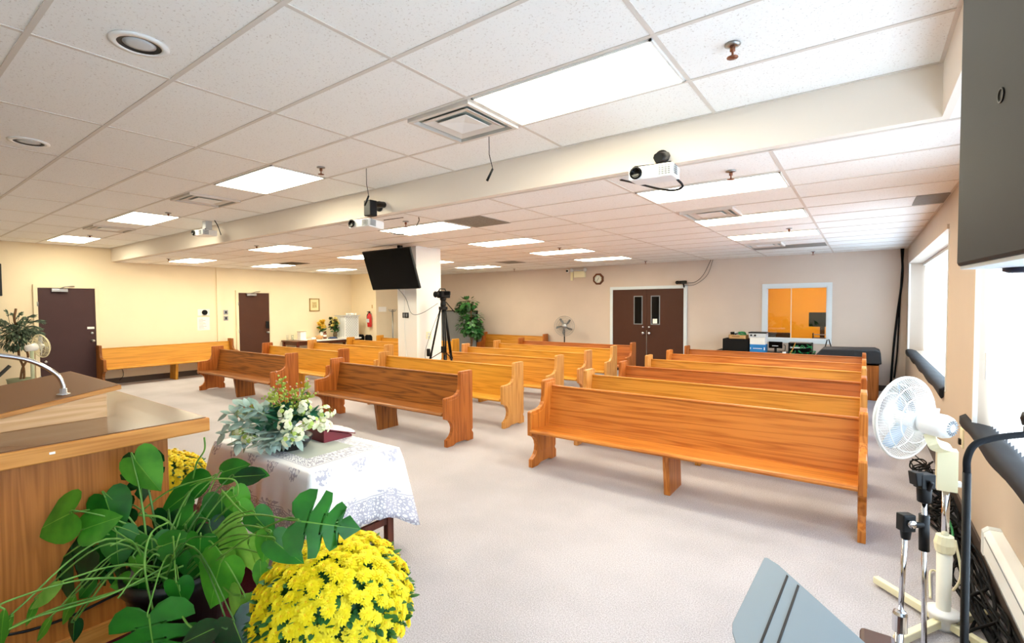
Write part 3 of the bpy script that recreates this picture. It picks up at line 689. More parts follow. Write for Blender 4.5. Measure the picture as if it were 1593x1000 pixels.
def black_chair(x, y, label):
    t = thing('stacking_chair', label, 'chair', (x, y, 0), 0, 'black stacking chairs')
    bm = BM(); prism(bm, [(x+a, b_) for a, b_ in ((-.19, .56), (-.18, .82), (-.12, .87), (.12, .87), (.18, .82), (.19, .56))], 1, y+.12, y+.15); part('backrest', bm, M['softblack'], t, .012)
    bm = BM(); box(bm, x-.19, x+.19, y-.12, y+.15, .43, .47); part('seat', bm, M['softblack'], t, .015)
    for sx in (-1, 1):
        for sy in (-1, 1):
            bm = BM(); tube(bm, [(x+sx*.17, y+sy*.13, 0), (x+sx*.17, y+sy*.12, .43)] + ([(x+sx*.17, y+.16, .8)] if sy > 0 else []), .011, 6); part('leg', bm, M['steel'], t)
    return t
black_chair(-14.26, 10.54, 'black chair by the alcove wall closer to the side table'); black_chair(-13.84, 10.54, 'black chair by the alcove wall under the fire extinguisher')
# ------------------------------------------------------------------ side table with its things
t = thing('side_table', 'long dark wooden side table along the left wall', 'table', (-14.32, 9.2, 0))
bm = BM(); box(bm, -14.78, -13.88, 8.08, 10.38, .76, .80); part('tabletop', bm, M['walnut'], t, .006)
bm = BM(); box(bm, -13.97, -13.94, 8.16, 10.30, .66, .76); box(bm, -14.72, -14.69, 8.16, 10.30, .66, .76); box(bm, -14.70, -13.96, 8.14, 8.17, .66, .76); box(bm, -14.70, -13.96, 10.29, 10.32, .66, .76); part('apron', bm, M['walnut'], t)
for x in (-14.72, -13.94):
    for y in (8.14, 10.32):
        bm = BM(); box(bm, x-.035, x+.035, y-.035, y+.035, 0, .76); part('leg', bm, M['walnutz'], t, .004)
bm = BM(); box(bm, -14.76, -13.86, 8.45, 10.40, .80, .806); box(bm, -13.872, -13.864, 8.45, 10.40, .765, .804); tag(part('table_runner', bm, M['paper'], None), 'white cloth lying on the dark side table', 'tablecloth')
def can(name, x, y, z, prof, m, label, cat, n=14):
    bm = BM(); lathe(bm, prof, (x, y, z), n); return tag(part(name, bm, m, None), label, cat)
ZT = .806
for k, (x, y) in enumerate(((-14.55, 8.16), (-14.45, 8.27), (-14.6, 8.35))):
    can('glass_tumbler', x, y, .80, [(.0, .004), (.03, .004), (.038, .17), (.041, .17), (.034, 0), (0, 0)], M['glass'], ['first glass tumbler at the door end of the side table', 'second glass tumbler on the side table, between two others', 'third glass tumbler on the side table, beside the white box'][k], 'glass').__setitem__('group', 'glass tumblers')
t = thing('tissue_box', 'small white box standing near the glasses on the side table', 'box', (-14.4, 8.55, ZT))
bm = BM(); box(bm, -14.52, -14.34, 8.47, 8.66, ZT, ZT+.25); part('carton', bm, M['paper'], t, .006)
bm = BM(); box(bm, -14.53, -14.33, 8.46, 8.67, ZT+.25, ZT+.265); part('lid', bm, mat('tan_lid', '#b79b84', .6), t, .004)
can('white_bowl', -14.2, 8.83, ZT, [(.0, .01), (.05, .012), (.085, .065), (.09, .065), (.05, 0), (0, 0)], M['plastic'], 'small white bowl on the side table', 'bowl', 18)
can('snack_basket', -14.15, 9.0, ZT, [(.0, .02), (.09, .02), (.12, .1), (.13, .1), (.09, 0), (0, 0)], M['cardboard'], 'round tan basket on the side table', 'basket', 18)
for k, (x, y, z, c) in enumerate(((-14.18, 8.97, ZT+.06, '#d9a066'), (-14.11, 9.03, ZT+.06, '#c98a50'), (-14.15, 9.0, ZT+.10, '#e0b080'))):
    can('bread_roll', x, y, z, [(0, -.03), (.035, -.02), (.05, .005), (.035, .035), (0, .045)], mat('crust_%d' % k, c, .7), ['pale roll in the basket, toward the door', 'darker roll in the basket, toward the flowers', 'roll on top of the basket'][k], 'bread', 12)['group'] = 'rolls in the basket'
t = thing('jam_jar', 'brown jar with a pale band on the side table', 'jar', (-14.18, 9.22, ZT))
bm = BM(); lathe(bm, [(0, 0), (.05, 0), (.055, .02), (.055, .17), (.04, .19), (0, .19)], (-14.18, 9.22, ZT), 16); gb = part('glass_body', bm, mat('brown_jar', '#7d4a33', .3), t)
bm = BM(); lathe(bm, [(.043, .19), (.043, .23), (0, .23)], (-14.18, 9.22, ZT), 16); part('lid', bm, M['walnut'], t)
bm = BM(); lathe(bm, [(.0565, .06), (.0565, .13)], (-14.18, 9.22, ZT), 16); part('label_band', bm, M['paper'], gb)
t = thing('serving_tray', 'flat blue tray on the side table before the flowers', 'tray', (-13.99, 9.38, ZT))
bm = BM(); box(bm, -14.08, -13.9, 9.26, 9.50, ZT, ZT+.03); part('tray', bm, mat('navy_tray', '#2a3c66', .5), t, .008)
bm = BM(); box(bm, -14.06, -13.93, 9.30, 9.46, ZT+.03, ZT+.055); part('folded_napkin', bm, mat('slate_blue', '#4e6a92', .7), t, .006)
# white lattice box
t = thing('lattice_box', 'white lattice-sided box with glasses on top, at the far end of the side table', 'box', (-14.15, 10.05, ZT))
LX0, LX1, LY0, LY1, LZ0, LZ1 = -14.42, -13.9, 9.78, 10.32, ZT, 1.53
bm = BM(); box(bm, LX0+.012, LX1-.012, LY0+.012, LY1-.012, LZ0, LZ1-.01); part('lining', bm, M['lightgrey'], t)
bm = BM()
for x in (LX0, LX1-.03):
    for y in (LY0, LY1-.03): box(bm, x, x+.03, y, y+.03, LZ0, LZ1)
for z in (LZ0, LZ1-.03):
    box(bm, LX0, LX1, LY0, LY0+.03, z, z+.03); box(bm, LX0, LX1, LY1-.03, LY1, z, z+.03); box(bm, LX0, LX0+.03, LY0, LY1, z, z+.03); box(bm, LX1-.03, LX1, LY0, LY1, z, z+.03)
part('corner_frame', bm, M['plastic'], t)
bm = BM()
for k in range(-6, 8):
    for s in (1, -1):
        y_a = LY0+k*.09; pts = []
        a0 = y_a if s > 0 else y_a+.72
        P0 = [(LX1+.0, a0, LZ0), (LX1+.0, a0+s*.72, LZ1)]
        # clip to the panel
        t0, t1 = 0, 1
        lo, hi = (LY0-a0)/(s*.72), (LY1-a0)/(s*.72)
        if lo > hi: lo, hi = hi, lo
        t0, t1 = max(0, lo), min(1, hi)
        if t1-t0 > .05:
            A, B = Vector(P0[0]), Vector(P0[1]); tube(bm, [A.lerp(B, t0), A.lerp(B, t1)], .008, 4, smooth=False)
for k in range(9):
    x = LX0+.05+k*.052; tube(bm, [(x, LY0, LZ0), (x, LY0, LZ1)], .006, 4, smooth=False)
part('lattice', bm, M['plastic'], t)
bm = BM(); box(bm, LX0-.05, LX1+.05, LY0-.03, LY1+.04, LZ1, LZ1+.02); part('top_board', bm, M['lightgrey'], t, .004)
for k in range(5):
    g = can('cup', -13.95-.02*(k % 2), 9.9+k*.085, LZ1+.02, [(0, .004), (.025, .004), (.032, .075), (.035, .075), (.028, 0), (0, 0)], M['plastic'], 'white cup in the row on top of the lattice box', 'cup'); g['group'] = 'cups on the lattice box'
# ------------------------------------------------------------------ back wall things
t = thing('wall_clock', 'octagonal brown framed clock high on the back wall', 'clock', (-6.22, YB, 2.6))
cx, cz = -6.22, 2.595
def octa(r): return [(cx+r*math.cos(PI/8+k*PI/4), cz+r*math.sin(PI/8+k*PI/4)) for k in range(8)]
bm = BM(); A = [bm.verts.new((x, YB, z)) for x, z in octa(.175)]; B = [bm.verts.new((x, YB-.04, z)) for x, z in octa(.165)]; D = [bm.verts.new((x, YB-.035, z)) for x, z in octa(.118)]; E_ = [bm.verts.new((x, YB-.015, z)) for x, z in octa(.118)]
for P_, Q_ in ((A, B), (B, D), (D, E_)):
    for k in range(8): bm.faces.new((P_[k], P_[(k+1) % 8], Q_[(k+1) % 8], Q_[k]))
part('frame', bm, M['walnut'], t)
bm = BM(); prism(bm, octa(.12), 1, YB-.02, YB-.014); dl = part('dial', bm, mat('pale_dial', '#e3e6da', .5), t)
bm = BM()
for k in range(12):
    a = k*PI/6; c_ = Vector((cx+.095*math.sin(a), YB-.021, cz+.095*math.cos(a))); obox(bm, c_, Vector((math.cos(a), 0, -math.sin(a))), Vector((0, 1, 0)), Vector((math.sin(a), 0, math.cos(a))), .004, .001, .012)
part('hour_marks', bm, M['black'], dl)
for nm, a, l in (('hour_hand', .5, .05), ('minute_hand', 3.7, .08)):
    bm = BM(); d_ = Vector((math.sin(a), 0, math.cos(a))); tube(bm, [Vector((cx, YB-.024, cz)), Vector((cx, YB-.024, cz))+d_*l], .004, 5); part(nm, bm, M['black'], t)
t = thing('emergency_light', 'white twin-head emergency light on the back wall beside the clock', 'emergency light', (-6.82, YB, 2.8))
bm = BM(); box(bm, -6.97, -6.62, YB-.10, YB, 2.66, 2.84); part('battery_case', bm, M['ivory'], t, .01)
for x in (-7.04, -6.60):
    bm = BM(); lathe(bm, [(.03, 0), (.055, .03), (.055, .06), (.04, .065), (0, .06)], (x, YB-.06, 2.89), 14, Vector((0, -1, -.3))); tube(bm, [(x, YB-.05, 2.89), (-6.8, YB-.05, 2.86)], .012, 6); part('lamp_head', bm, M['lightgrey'], t)
bm = BM(); box(bm, -7.12, -7.04, YB-.03, YB, 2.58, 2.84); tag(part('junction_box', bm, M['ivory'], None, .004), 'narrow cream box on the back wall beside the emergency light', 'box')  # cream junction box on the back wall
t = thing('dome_camera', 'tiny black security camera on the back wall near the ceiling', 'camera', (-7.23, YB, 2.87))
bm = BM(); lathe(bm, [(.05, 0), (.05, .02), (.03, .03)], (-7.23, YB, 2.87), 14, Vector((0, -1, 0))); part('mount', bm, M['white'], t)
bm = BM(); lathe(bm, [(.032, .02), (.03, .06), (.015, .075), (0, .075)], (-7.23, YB, 2.87), 14, Vector((0, -1, 0))); part('lens', bm, M['black'], t)
t = thing('wall_camera', 'black camera on a bracket above the right end of the double doors', 'camera', (-3.8, YB, 2.42))
bm = BM(); box(bm, -3.93, -3.70, YB-.16, YB-.06, 2.38, 2.46); part('body', bm, M['black'], t, .01)
bm = BM(); lathe(bm, [(.045, 0), (.045, .06), (.03, .062), (0, .05)], (-3.90, YB-.16, 2.42), 14, Vector((-.2, -1, -.1))); part('lens', bm, M['black'], t)
bm = BM(); tube(bm, [(-3.78, YB-.11, 2.38), (-3.78, YB-.05, 2.30), (-3.82, YB, 2.30)], .02, 6); part('bracket', bm, M['black'], t)
cable('camera_cable', [(-3.70, YB-.1, 2.40), (-3.5, YB-.06, 2.42), (-3.3, YB-.05, 2.6), (-3.13, YB-.03, 2.96)], .006, M['softblack'], 'upper thin cable curving from the wall camera to the ceiling')
cable('camera_cable', [(-3.76, YB-.08, 2.33), (-3.5, YB-.04, 2.36), (-3.22, YB-.03, 2.58), (-3.08, YB-.03, 2.96)], .005, M['softblack'], 'lower thin cable sagging from the wall camera to the ceiling')
bm = BM(); tube(bm, spline([(.60, YB-.03, HL), (.62, YB-.035, 2.4), (.55, YB-.03, 1.6), (.50, YB-.03, .9), (.46, YB-.03, .012)]), .022, 6); tube(bm, spline([(.63, YB-.03, HL), (.60, YB-.035, 2.2), (.58, YB-.03, 1.5), (.56, YB-.03, .8), (.52, YB-.03, .3)]), .016, 6); tag(part('cable_run', bm, M['softblack'], None), 'thick black cable pair running down the corner beside the far window', 'cable')
# pedestal fan by the back wall
def fan(name, label, hub, axis, R, mats, pole_top, foot, wires=48, blades=5, grp=None):
    mg, mb, mm = mats; axis = axis.normalized(); x, y = frame_of(axis); hub = Vector(hub)
    t = thing(name, label, 'fan', foot)
    for s, dep, nm in ((1, .085, 'front_grille'), (-1, .075, 'rear_grille')):
        bm = BM()
        for k in range(wires):
            a = 2*PI*k/wires; d = x*math.cos(a)+y*math.sin(a); pts = []
            for q in range(6):
                u = .22+.78*q/5; pts.append(hub+d*R*u+axis*s*dep*(1-u**3)**.8)
            tube(bm, pts, .0014 if R < .25 else .0036, 4, cap=False)
        for u, rr in ((1, .006), (.8, .003), (.55, .003), (.24, .004)):
            h_ = s*dep*(1-min(u, 1)**3)**.8 if u < 1 else s*.006
            tube(bm, [hub+(x*math.cos(2*PI*k/40)+y*math.sin(2*PI*k/40))*R*u+axis*h_ for k in range(41)], rr, 5, cap=False)
        lathe(bm, [(R*.24, dep-.004), (R*.2, dep+.004), (0, dep+.004)], hub, 24, axis*s)
        part(nm, bm, mg, t)
    bm = BM()
    for k in range(blades):
        a0 = 2*PI*k/blades; n_ = 7; g0, g1 = [], []
        for q in range(n_+1):
            u = .12+.76*q/n_; wd = .30*math.sin(PI*min(1, .15+.8*q/n_))+.10
            for lst, sg in ((g0, -1), (g1, 1)):
                a = a0+sg*wd*.5+.25*u; lst.append(bm.verts.new(hub+(x*math.cos(a)+y*math.sin(a))*R*u+axis*(sg*.028*(1-.4*u))))
        for q in range(n_):
            f = bm.faces.new((g0[q], g0[q+1], g1[q+1], g1[q])); f.smooth = True
    b_ = part('blades', bm, mb, t); md = b_.modifiers.new('thick', 'SOLIDIFY'); md.thickness = .003
    bm = BM(); lathe(bm, [(0, .05), (.03, .045), (.045, .02), (.045, -.03), (0, -.03)], hub, 20, axis); part('hub', bm, mm, t)
    return t
ft = fan('pedestal_fan', 'pedestal fan with grey blades and black pole against the back wall', (-7.07, 12.36, 1.24), Vector((.45, -.85, .05)), .29, (M['steel'], M['grey'], M['plastic']), None, (-7.12, 12.5, 0), 36)
bm = BM(); lathe(bm, [(.0, -.22), (.06, -.2), (.075, -.08), (0, -.075)], (-7.07, 12.36, 1.24), 18, Vector((.45, -.85, .05))); part('motor', bm, M['lightgrey'], ft)
bm = BM(); tube(bm, [(-7.13, 12.47, .03), (-7.13, 12.47, 1.2)], .018, 8); part('pole', bm, M['black'], ft)
bm = BM(); lathe(bm, [(.2, 0), (.2, .02), (.03, .06), (0, .06)], (-7.13, 12.47, 0), 24); part('base', bm, M['black'], ft)
# grey divider
t = thing('room_divider', 'grey fabric office divider behind the potted tree', 'divider', (-11.3, 12.3, 0))
bm = BM(); box(bm, -12.4, -10.34, 12.27, 12.33, .06, 1.66); part('fabric_panel', bm, M['grey'], t)
bm = BM()
for a in ((-12.42, -10.32, 1.66, 1.69), (-12.42, -10.32, .03, .06)): box(bm, a[0], a[1], 12.26, 12.34, a[2], a[3])
for x in (-12.42, -10.34): box(bm, x, x+.02, 12.26, 12.34, .03, 1.69)
for x in (-12.3, -10.5): box(bm, x, x+.05, 12.1, 12.5, 0, .03)
part('frame', bm, M['darkgrey'], t)
# ------------------------------------------------------------------ equipment desk below the interior window
t = thing('equipment_desk', 'dark desk against the back wall behind the rear pew, carrying sound gear', 'desk', (-1.8, 12.3, 0))
bm = BM(); box(bm, -2.85, -.87, 11.9, 12.75, .72, .76); part('desk_top', bm, M['darkgrey'], t, .004)
for x in (-2.82, -.94):
    bm = BM(); box(bm, x, x+.05, 11.95, 12.7, 0, .72); part('side_panel', bm, M['darkgrey'], t)
ZD = .76
t = thing('loudspeaker', 'black cabinet loudspeaker on the desk under a carton', 'loudspeaker', (-2.38, 12.3, ZD))
bm = BM(); box(bm, -2.68, -2.12, 12.1, 12.5, ZD, 1.05); part('cabinet', bm, M['softblack'], t, .01)
bm = BM(); box(bm, -2.65, -2.15, 12.09, 12.1, ZD+.02, 1.03); part('grille', bm, M['black'], t)
t = thing('open_carton', 'low tan cardboard carton on the black loudspeaker, filled with cords', 'carton', (-2.36, 12.25, 1.05))
bm = BM(); x0, x1, y0, y1, z0, z1 = -2.55, -2.18, 12.12, 12.42, 1.05, 1.14
box(bm, x0, x1, y0, y1, z0, z0+.008)
for a in ((x0, x1, y0, y0+.008), (x0, x1, y1-.008, y1), (x0, x0+.008, y0, y1), (x1-.008, x1, y0, y1)): box(bm, a[0], a[1], a[2], a[3], z0, z1)
cs = part('carton_sides', bm, M['cardboard'], t)
bm = BM()
for k in range(6): box(bm, x0+.07+k*.028, x0+.09+k*.028, y0-.002, y0, z0+.05, z0+.066)
part('printed_mark', bm, M['black'], cs)
random.seed(3)
for k, (c_, m_) in enumerate((((-2.28, 12.24, 1.17), M['green']), ((-2.45, 12.24, 1.16), M['black']), ((-2.38, 12.28, 1.16), M['lightgrey']))):
    bm = BM(); c_ = Vector(c_)
    pts = [c_+Vector((.07*math.cos(j*1.1+k), .07*math.sin(j*1.3+k), .035*math.sin(j*.9))) for j in range(16)]
    tube(bm, spline(pts, 4), .012, 6); tag(part('coiled_cord', bm, m_, None), ['green cord coiled in the open carton', 'black cord coiled in the open carton', 'pale grey cord coiled in the open carton'][k], 'cord')
t = thing('storage_box', 'blue carton with white markings on the equipment desk', 'box', (-1.94, 12.25, ZD))
bm = BM(); box(bm, -2.10, -1.78, 12.1, 12.42, ZD, .94); ct = part('carton', bm, M['blue'], t, .004)
bm = BM()
for k in range(7): box(bm, -2.03+k*.027, -2.012+k*.027, 12.098, 12.1, .84, .86)
box(bm, -2.09, -2.075, 12.098, 12.1, .83, .87); box(bm, -1.81, -1.79, 12.098, 12.1, .82, .88); part('markings', bm, M['paper'], ct)
bm = BM(); box(bm, -2.10, -1.79, 12.1, 12.40, .94, 1.10); tag(part('white_box', bm, M['paper'], None, .005), 'plain white box stacked on the blue carton', 'box')
t = thing('audio_receiver', 'flat silver and black receiver on top of the white box', 'receiver', (-1.94, 12.25, 1.10))
bm = BM(); box(bm, -2.12, -1.77, 12.09, 12.40, 1.10, 1.19); ch = part('chassis', bm, M['lightgrey'], t, .006)
bm = BM(); box(bm, -2.13, -1.76, 12.08, 12.41, 1.19, 1.215); part('cover', bm, M['black'], t, .006)
for x in (-2.07, -1.99):
    bm = BM(); lathe(bm, [(.022, 0), (.02, .02), (0, .02)], (x, 12.09, 1.145), 12, Vector((0, -1, 0))); part('knob', bm, M['black'], ch)
t = thing('small_monitor', 'small black monitor on a stand between blue carton and rack', 'monitor', (-1.6, 12.25, ZD))
bm = BM(); box(bm, -1.73, -1.46, 12.2, 12.23, .865, 1.01); part('screen', bm, M['screen'], t, .006)
bm = BM(); box(bm, -1.62, -1.57, 12.22, 12.25, ZD, .9); box(bm, -1.68, -1.5, 12.15, 12.3, ZD, ZD+.015); part('stand', bm, M['black'], t)
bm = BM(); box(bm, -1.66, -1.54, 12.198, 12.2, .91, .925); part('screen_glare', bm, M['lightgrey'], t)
t = thing('rack_case', 'open black rack case full of green patch cords', 'rack', (-1.1, 12.3, ZD))
bm = BM(); x0, x1, y0, y1, z1 = -1.34, -.90, 12.15, 12.5, 1.0
for a in ((x0, x0+.02, y0, y1, ZD, z1), (x1-.02, x1, y0, y1, ZD, z1), (x0, x1, y0, y1, z1-.02, z1), (x0, x1, y0, y1, ZD, ZD+.02), (x0, x1, y1-.02, y1, ZD, z1), (x0, x1, y0+.05, y1, .865, .88)): box(bm, *a)
part('case', bm, M['black'], t)
bm = BM(); random.seed(11)
for k in range(7):
    c_ = Vector((-1.28+.065*k+.04*random.random(), 12.13, .82+.11*(k % 2)))
    tube(bm, spline([c_+Vector((.06*random.uniform(-1, 1), random.uniform(-.03, .03), .05*random.uniform(-1, 1))) for _ in range(6)], 5), .009, 5)
part('patch_cords', bm, M['green'], t)
bm = BM(); box(bm, -1.3, -1.02, 12.14, 12.16, .885, .915); part('mixer_strip', bm, M['lightgrey'], t)
cable('orange_cable', [(-1.30, 12.1, .76), (-1.25, 12.1, .86), (-1.20, 12.11, 1.01)], .010, mat('orange_cable', '#d98a2b', .5), 'short orange cord leaning across the rack case')
cable('monitor_cable', [(-1.5, 12.2, .80), (-1.42, 12.16, .78), (-1.40, 12.2, .92), (-1.44, 12.22, .95)], .007, M['black'], 'black cord looping beside the small monitor')
can('white_cup', -1.4, 12.0, ZD, [(0, .004), (.03, .004), (.036, .05), (.04, .05), (.033, 0), (0, 0)], M['plastic'], 'white cup at the front edge of the equipment desk', 'cup')
# covered organ
t = thing('covered_organ', 'oak organ under a black quilted cover in the back corner', 'organ', (-.25, 11.8, 0))
bm = BM(); box(bm, .02, .24, 11.5, 12.2, 0, .74); box(bm, -.72, -.52, 11.5, 12.2, 0, .74); box(bm, -.72, .24, 12.0, 12.2, .0, .74); box(bm, -.72, .24, 11.5, 12.2, .66, .74); part('case', bm, M['pianowood'], t, .006)
bm = BM(); prism(bm, [(-.80, .70), (-.80, .80), (-.68, .945), (.18, .965), (.26, .93), (.28, .70)], 1, 11.46, 12.24)
part('dust_cover', bm, mat('black_cover', '#14171d', .6, bump=.4, bscale=6), t, .02)
bm = BM(); tube(bm, [(-.66, 12.2, .94), (-.63, 12.2, 1.08), (-.6, 12.2, 1.10), (-.56, 12.2, .95)], .012, 6); tag(part('headphone_hook', bm, M['black'], None), 'thin black wire stand behind the organ cover', 'stand')
# ================================================================== NEAR THINGS
# stage step (two levels, burgundy carpet)
def plate(poly, z0, z1):
    bm = BM(); prism(bm, poly, 2, z0, z1); return bm
low = [(-8.5, YF), (-1.75, YF), (-1.75, .55), (-2.45, 1.28), (-3.4, 1.60), (-4.13, 1.715), (-4.7, 1.83), (-5.6, 1.78), (-7.0, 1.3), (-8.5, .4)]
top = [(-8.5, YF), (-2.1, YF), (-2.1, .40), (-2.72, 1.18), (-3.5, 1.41), (-4.2, 1.56), (-4.8, 1.66), (-5.6, 1.56), (-6.8, 1.0), (-8.5, .1)]
ZP = .2
struct('floor_platform_step', plate(low, 0, .1), M['burg'], bevel=.012)
struct('floor_platform', plate(top, .1, ZP), M['burg'], bevel=.012)
# lectern ---------------------------------------------------------------------------------
LX, LY = -3.04, 1.02; ZT_ = 1.25
t = thing('lectern', 'large oak lectern with brown top at the left edge, behind the monstera', 'lectern', (-3.9, .3, ZP))
bm = BM(); box(bm, -4.85, LX, -.75, LY, ZP, ZT_-.075); part('body', bm, M['lectern'], t, .004)
bm = BM(); box(bm, LX, LX+.02, -.77, LY+.02, ZP, ZP+.10); box(bm, -4.87, LX+.02, LY, LY+.02, ZP, ZP+.10); part('plinth', bm, M['lectern_edge'], t, .003)
bm = BM(); box(bm, -4.98, LX+.10, -.85, LY+.17, ZT_-.078, ZT_-.004); slab = part('top_slab', bm, M['lectern_edge'], t, .006)
laminate = mat('brown_laminate', '#6a4a31', .2, vary=.12, vscale=3, coat=.3)
bm = BM(); box(bm, -4.96, LX+.085, -.83, LY+.155, ZT_-.004, ZT_); part('laminate_top', bm, laminate, slab)
bm = BM(); box(bm, LX+.10, LX+.1015, .53, .55, ZT_-.045, ZT_-.035); part('paint_chip', bm, M['paper'], slab)
x1, x0 = -3.42, -4.42
bm = BM(); prism(bm, [(.06, ZT_), (.06, ZT_+.005), (.86, ZT_+.138), (.86, ZT_)], 0, x0, x1); rdk = part('reading_desk', bm, M['lectern_pale'], t, .002)
bm = BM(); prism(bm, [(.03, ZT_+.003), (.03, ZT_+.025), (.925, ZT_+.172), (.925, ZT_+.148)], 0, x0-.02, x1+.012); part('desk_rim', bm, M['lectern_edge'], rdk, .002)
bm = BM(); prism(bm, [(.045, ZT_+.0285), (.045, ZT_+.031), (.915, ZT_+.1735), (.915, ZT_+.171)], 0, x0-.01, x1); part('reading_surface', bm, mat('brown_reading_board', '#8d6038', .5), rdk)
def zsurf(y): return ZT_+.031+(y-.045)*(.1425/.87)
t = thing('gooseneck_microphone', 'chrome gooseneck microphone bending over the lectern', 'microphone', (-3.52, .70, zsurf(.7)))
b0 = Vector((-3.52, .70, zsurf(.70)))
bm = BM(); tube(bm, spline([b0, b0+Vector((0, .0, .05)), b0+Vector((0, -.03, .12)), b0+Vector((0, -.13, .20)), b0+Vector((.0, -.27, .245))], 8), .0115, 10); part('gooseneck', bm, M['chrome'], t)
bm = BM(); lathe(bm, [(.03, 0), (.03, .006), (.016, .01), (.016, .035), (0, .035)], b0, 16); part('base_flange', bm, M['chrome'], t)
e0 = b0+Vector((0, -.265, .243)); bm = BM(); lathe(bm, [(.0125, 0), (.014, .01), (.014, .05), (0, .055)], e0, 12, Vector((0, -1, .12))); part('capsule', bm, M['black'], t)
cable('lectern_cable', [(LX+.012, -.2, .70), (LX+.012, .3, .46), (LX+.014, .55, .40), (LX+.014, .85, .43)], .006, M['black'], 'black cord drooping along the lectern side')
# small side stand: black X legs far left
t = thing('keyboard_stand', 'black crossed stand legs at the left edge beyond the lectern', 'stand', (-9.0, 1.0, 0))
ka, kb = at(-30, 520, 0, -9.2), at(36, 604, 0, -9.0)
bm = BM(); tube(bm, [Vector((-9.2, .35, 1.10)), Vector((-9.0, 1.30, .02))], .022, 8); tube(bm, [Vector((-9.14, 1.30, 1.10)), Vector((-9.06, .35, .02))], .022, 8); part('crossed_legs', bm, M['black'], t)
bm = BM(); tube(bm, [(-9.45, 1.3, .02), (-8.7, 1.3, .02)], .02, 8); tube(bm, [(-9.45, .35, .02), (-8.7, .35, .02)], .02, 8); part('feet', bm, M['black'], t)

# ------------------------------------------------------------------ communion table and cloth
TX0, TX1, TY0, TY1, TZ = -4.13, -2.80, 1.70, 2.42, .80
t = thing('communion_table', 'small dark red wooden table under the white lace cloth', 'table', ((TX0+TX1)/2, (TY0+TY1)/2, 0))
bm = BM(); box(bm, TX0+.01, TX1-.01, TY0+.01, TY1-.01, TZ-.04, TZ-.008); part('tabletop', bm, M['walnutz'], t, .004)
for x in (TX0+.06, TX1-.06):
    for y in (TY0+.06, TY1-.06):
        bm = BM(); box(bm, x-.027, x+.027, y-.027, y+.027, 0, TZ-.04); part('leg', bm, M['walnutz'], t, .004)
bm = BM(); box(bm, TX1-.075, TX1-.045, TY0+.08, TY1-.08, .24, .29); box(bm, TX0+.045, TX0+.075, TY0+.08, TY1-.08, .24, .29); box(bm, TX0+.08, TX1-.08, (TY0+TY1)/2-.02, (TY0+TY1)/2+.02, .24, .29); part('stretcher', bm, M['walnutz'], t, .003)
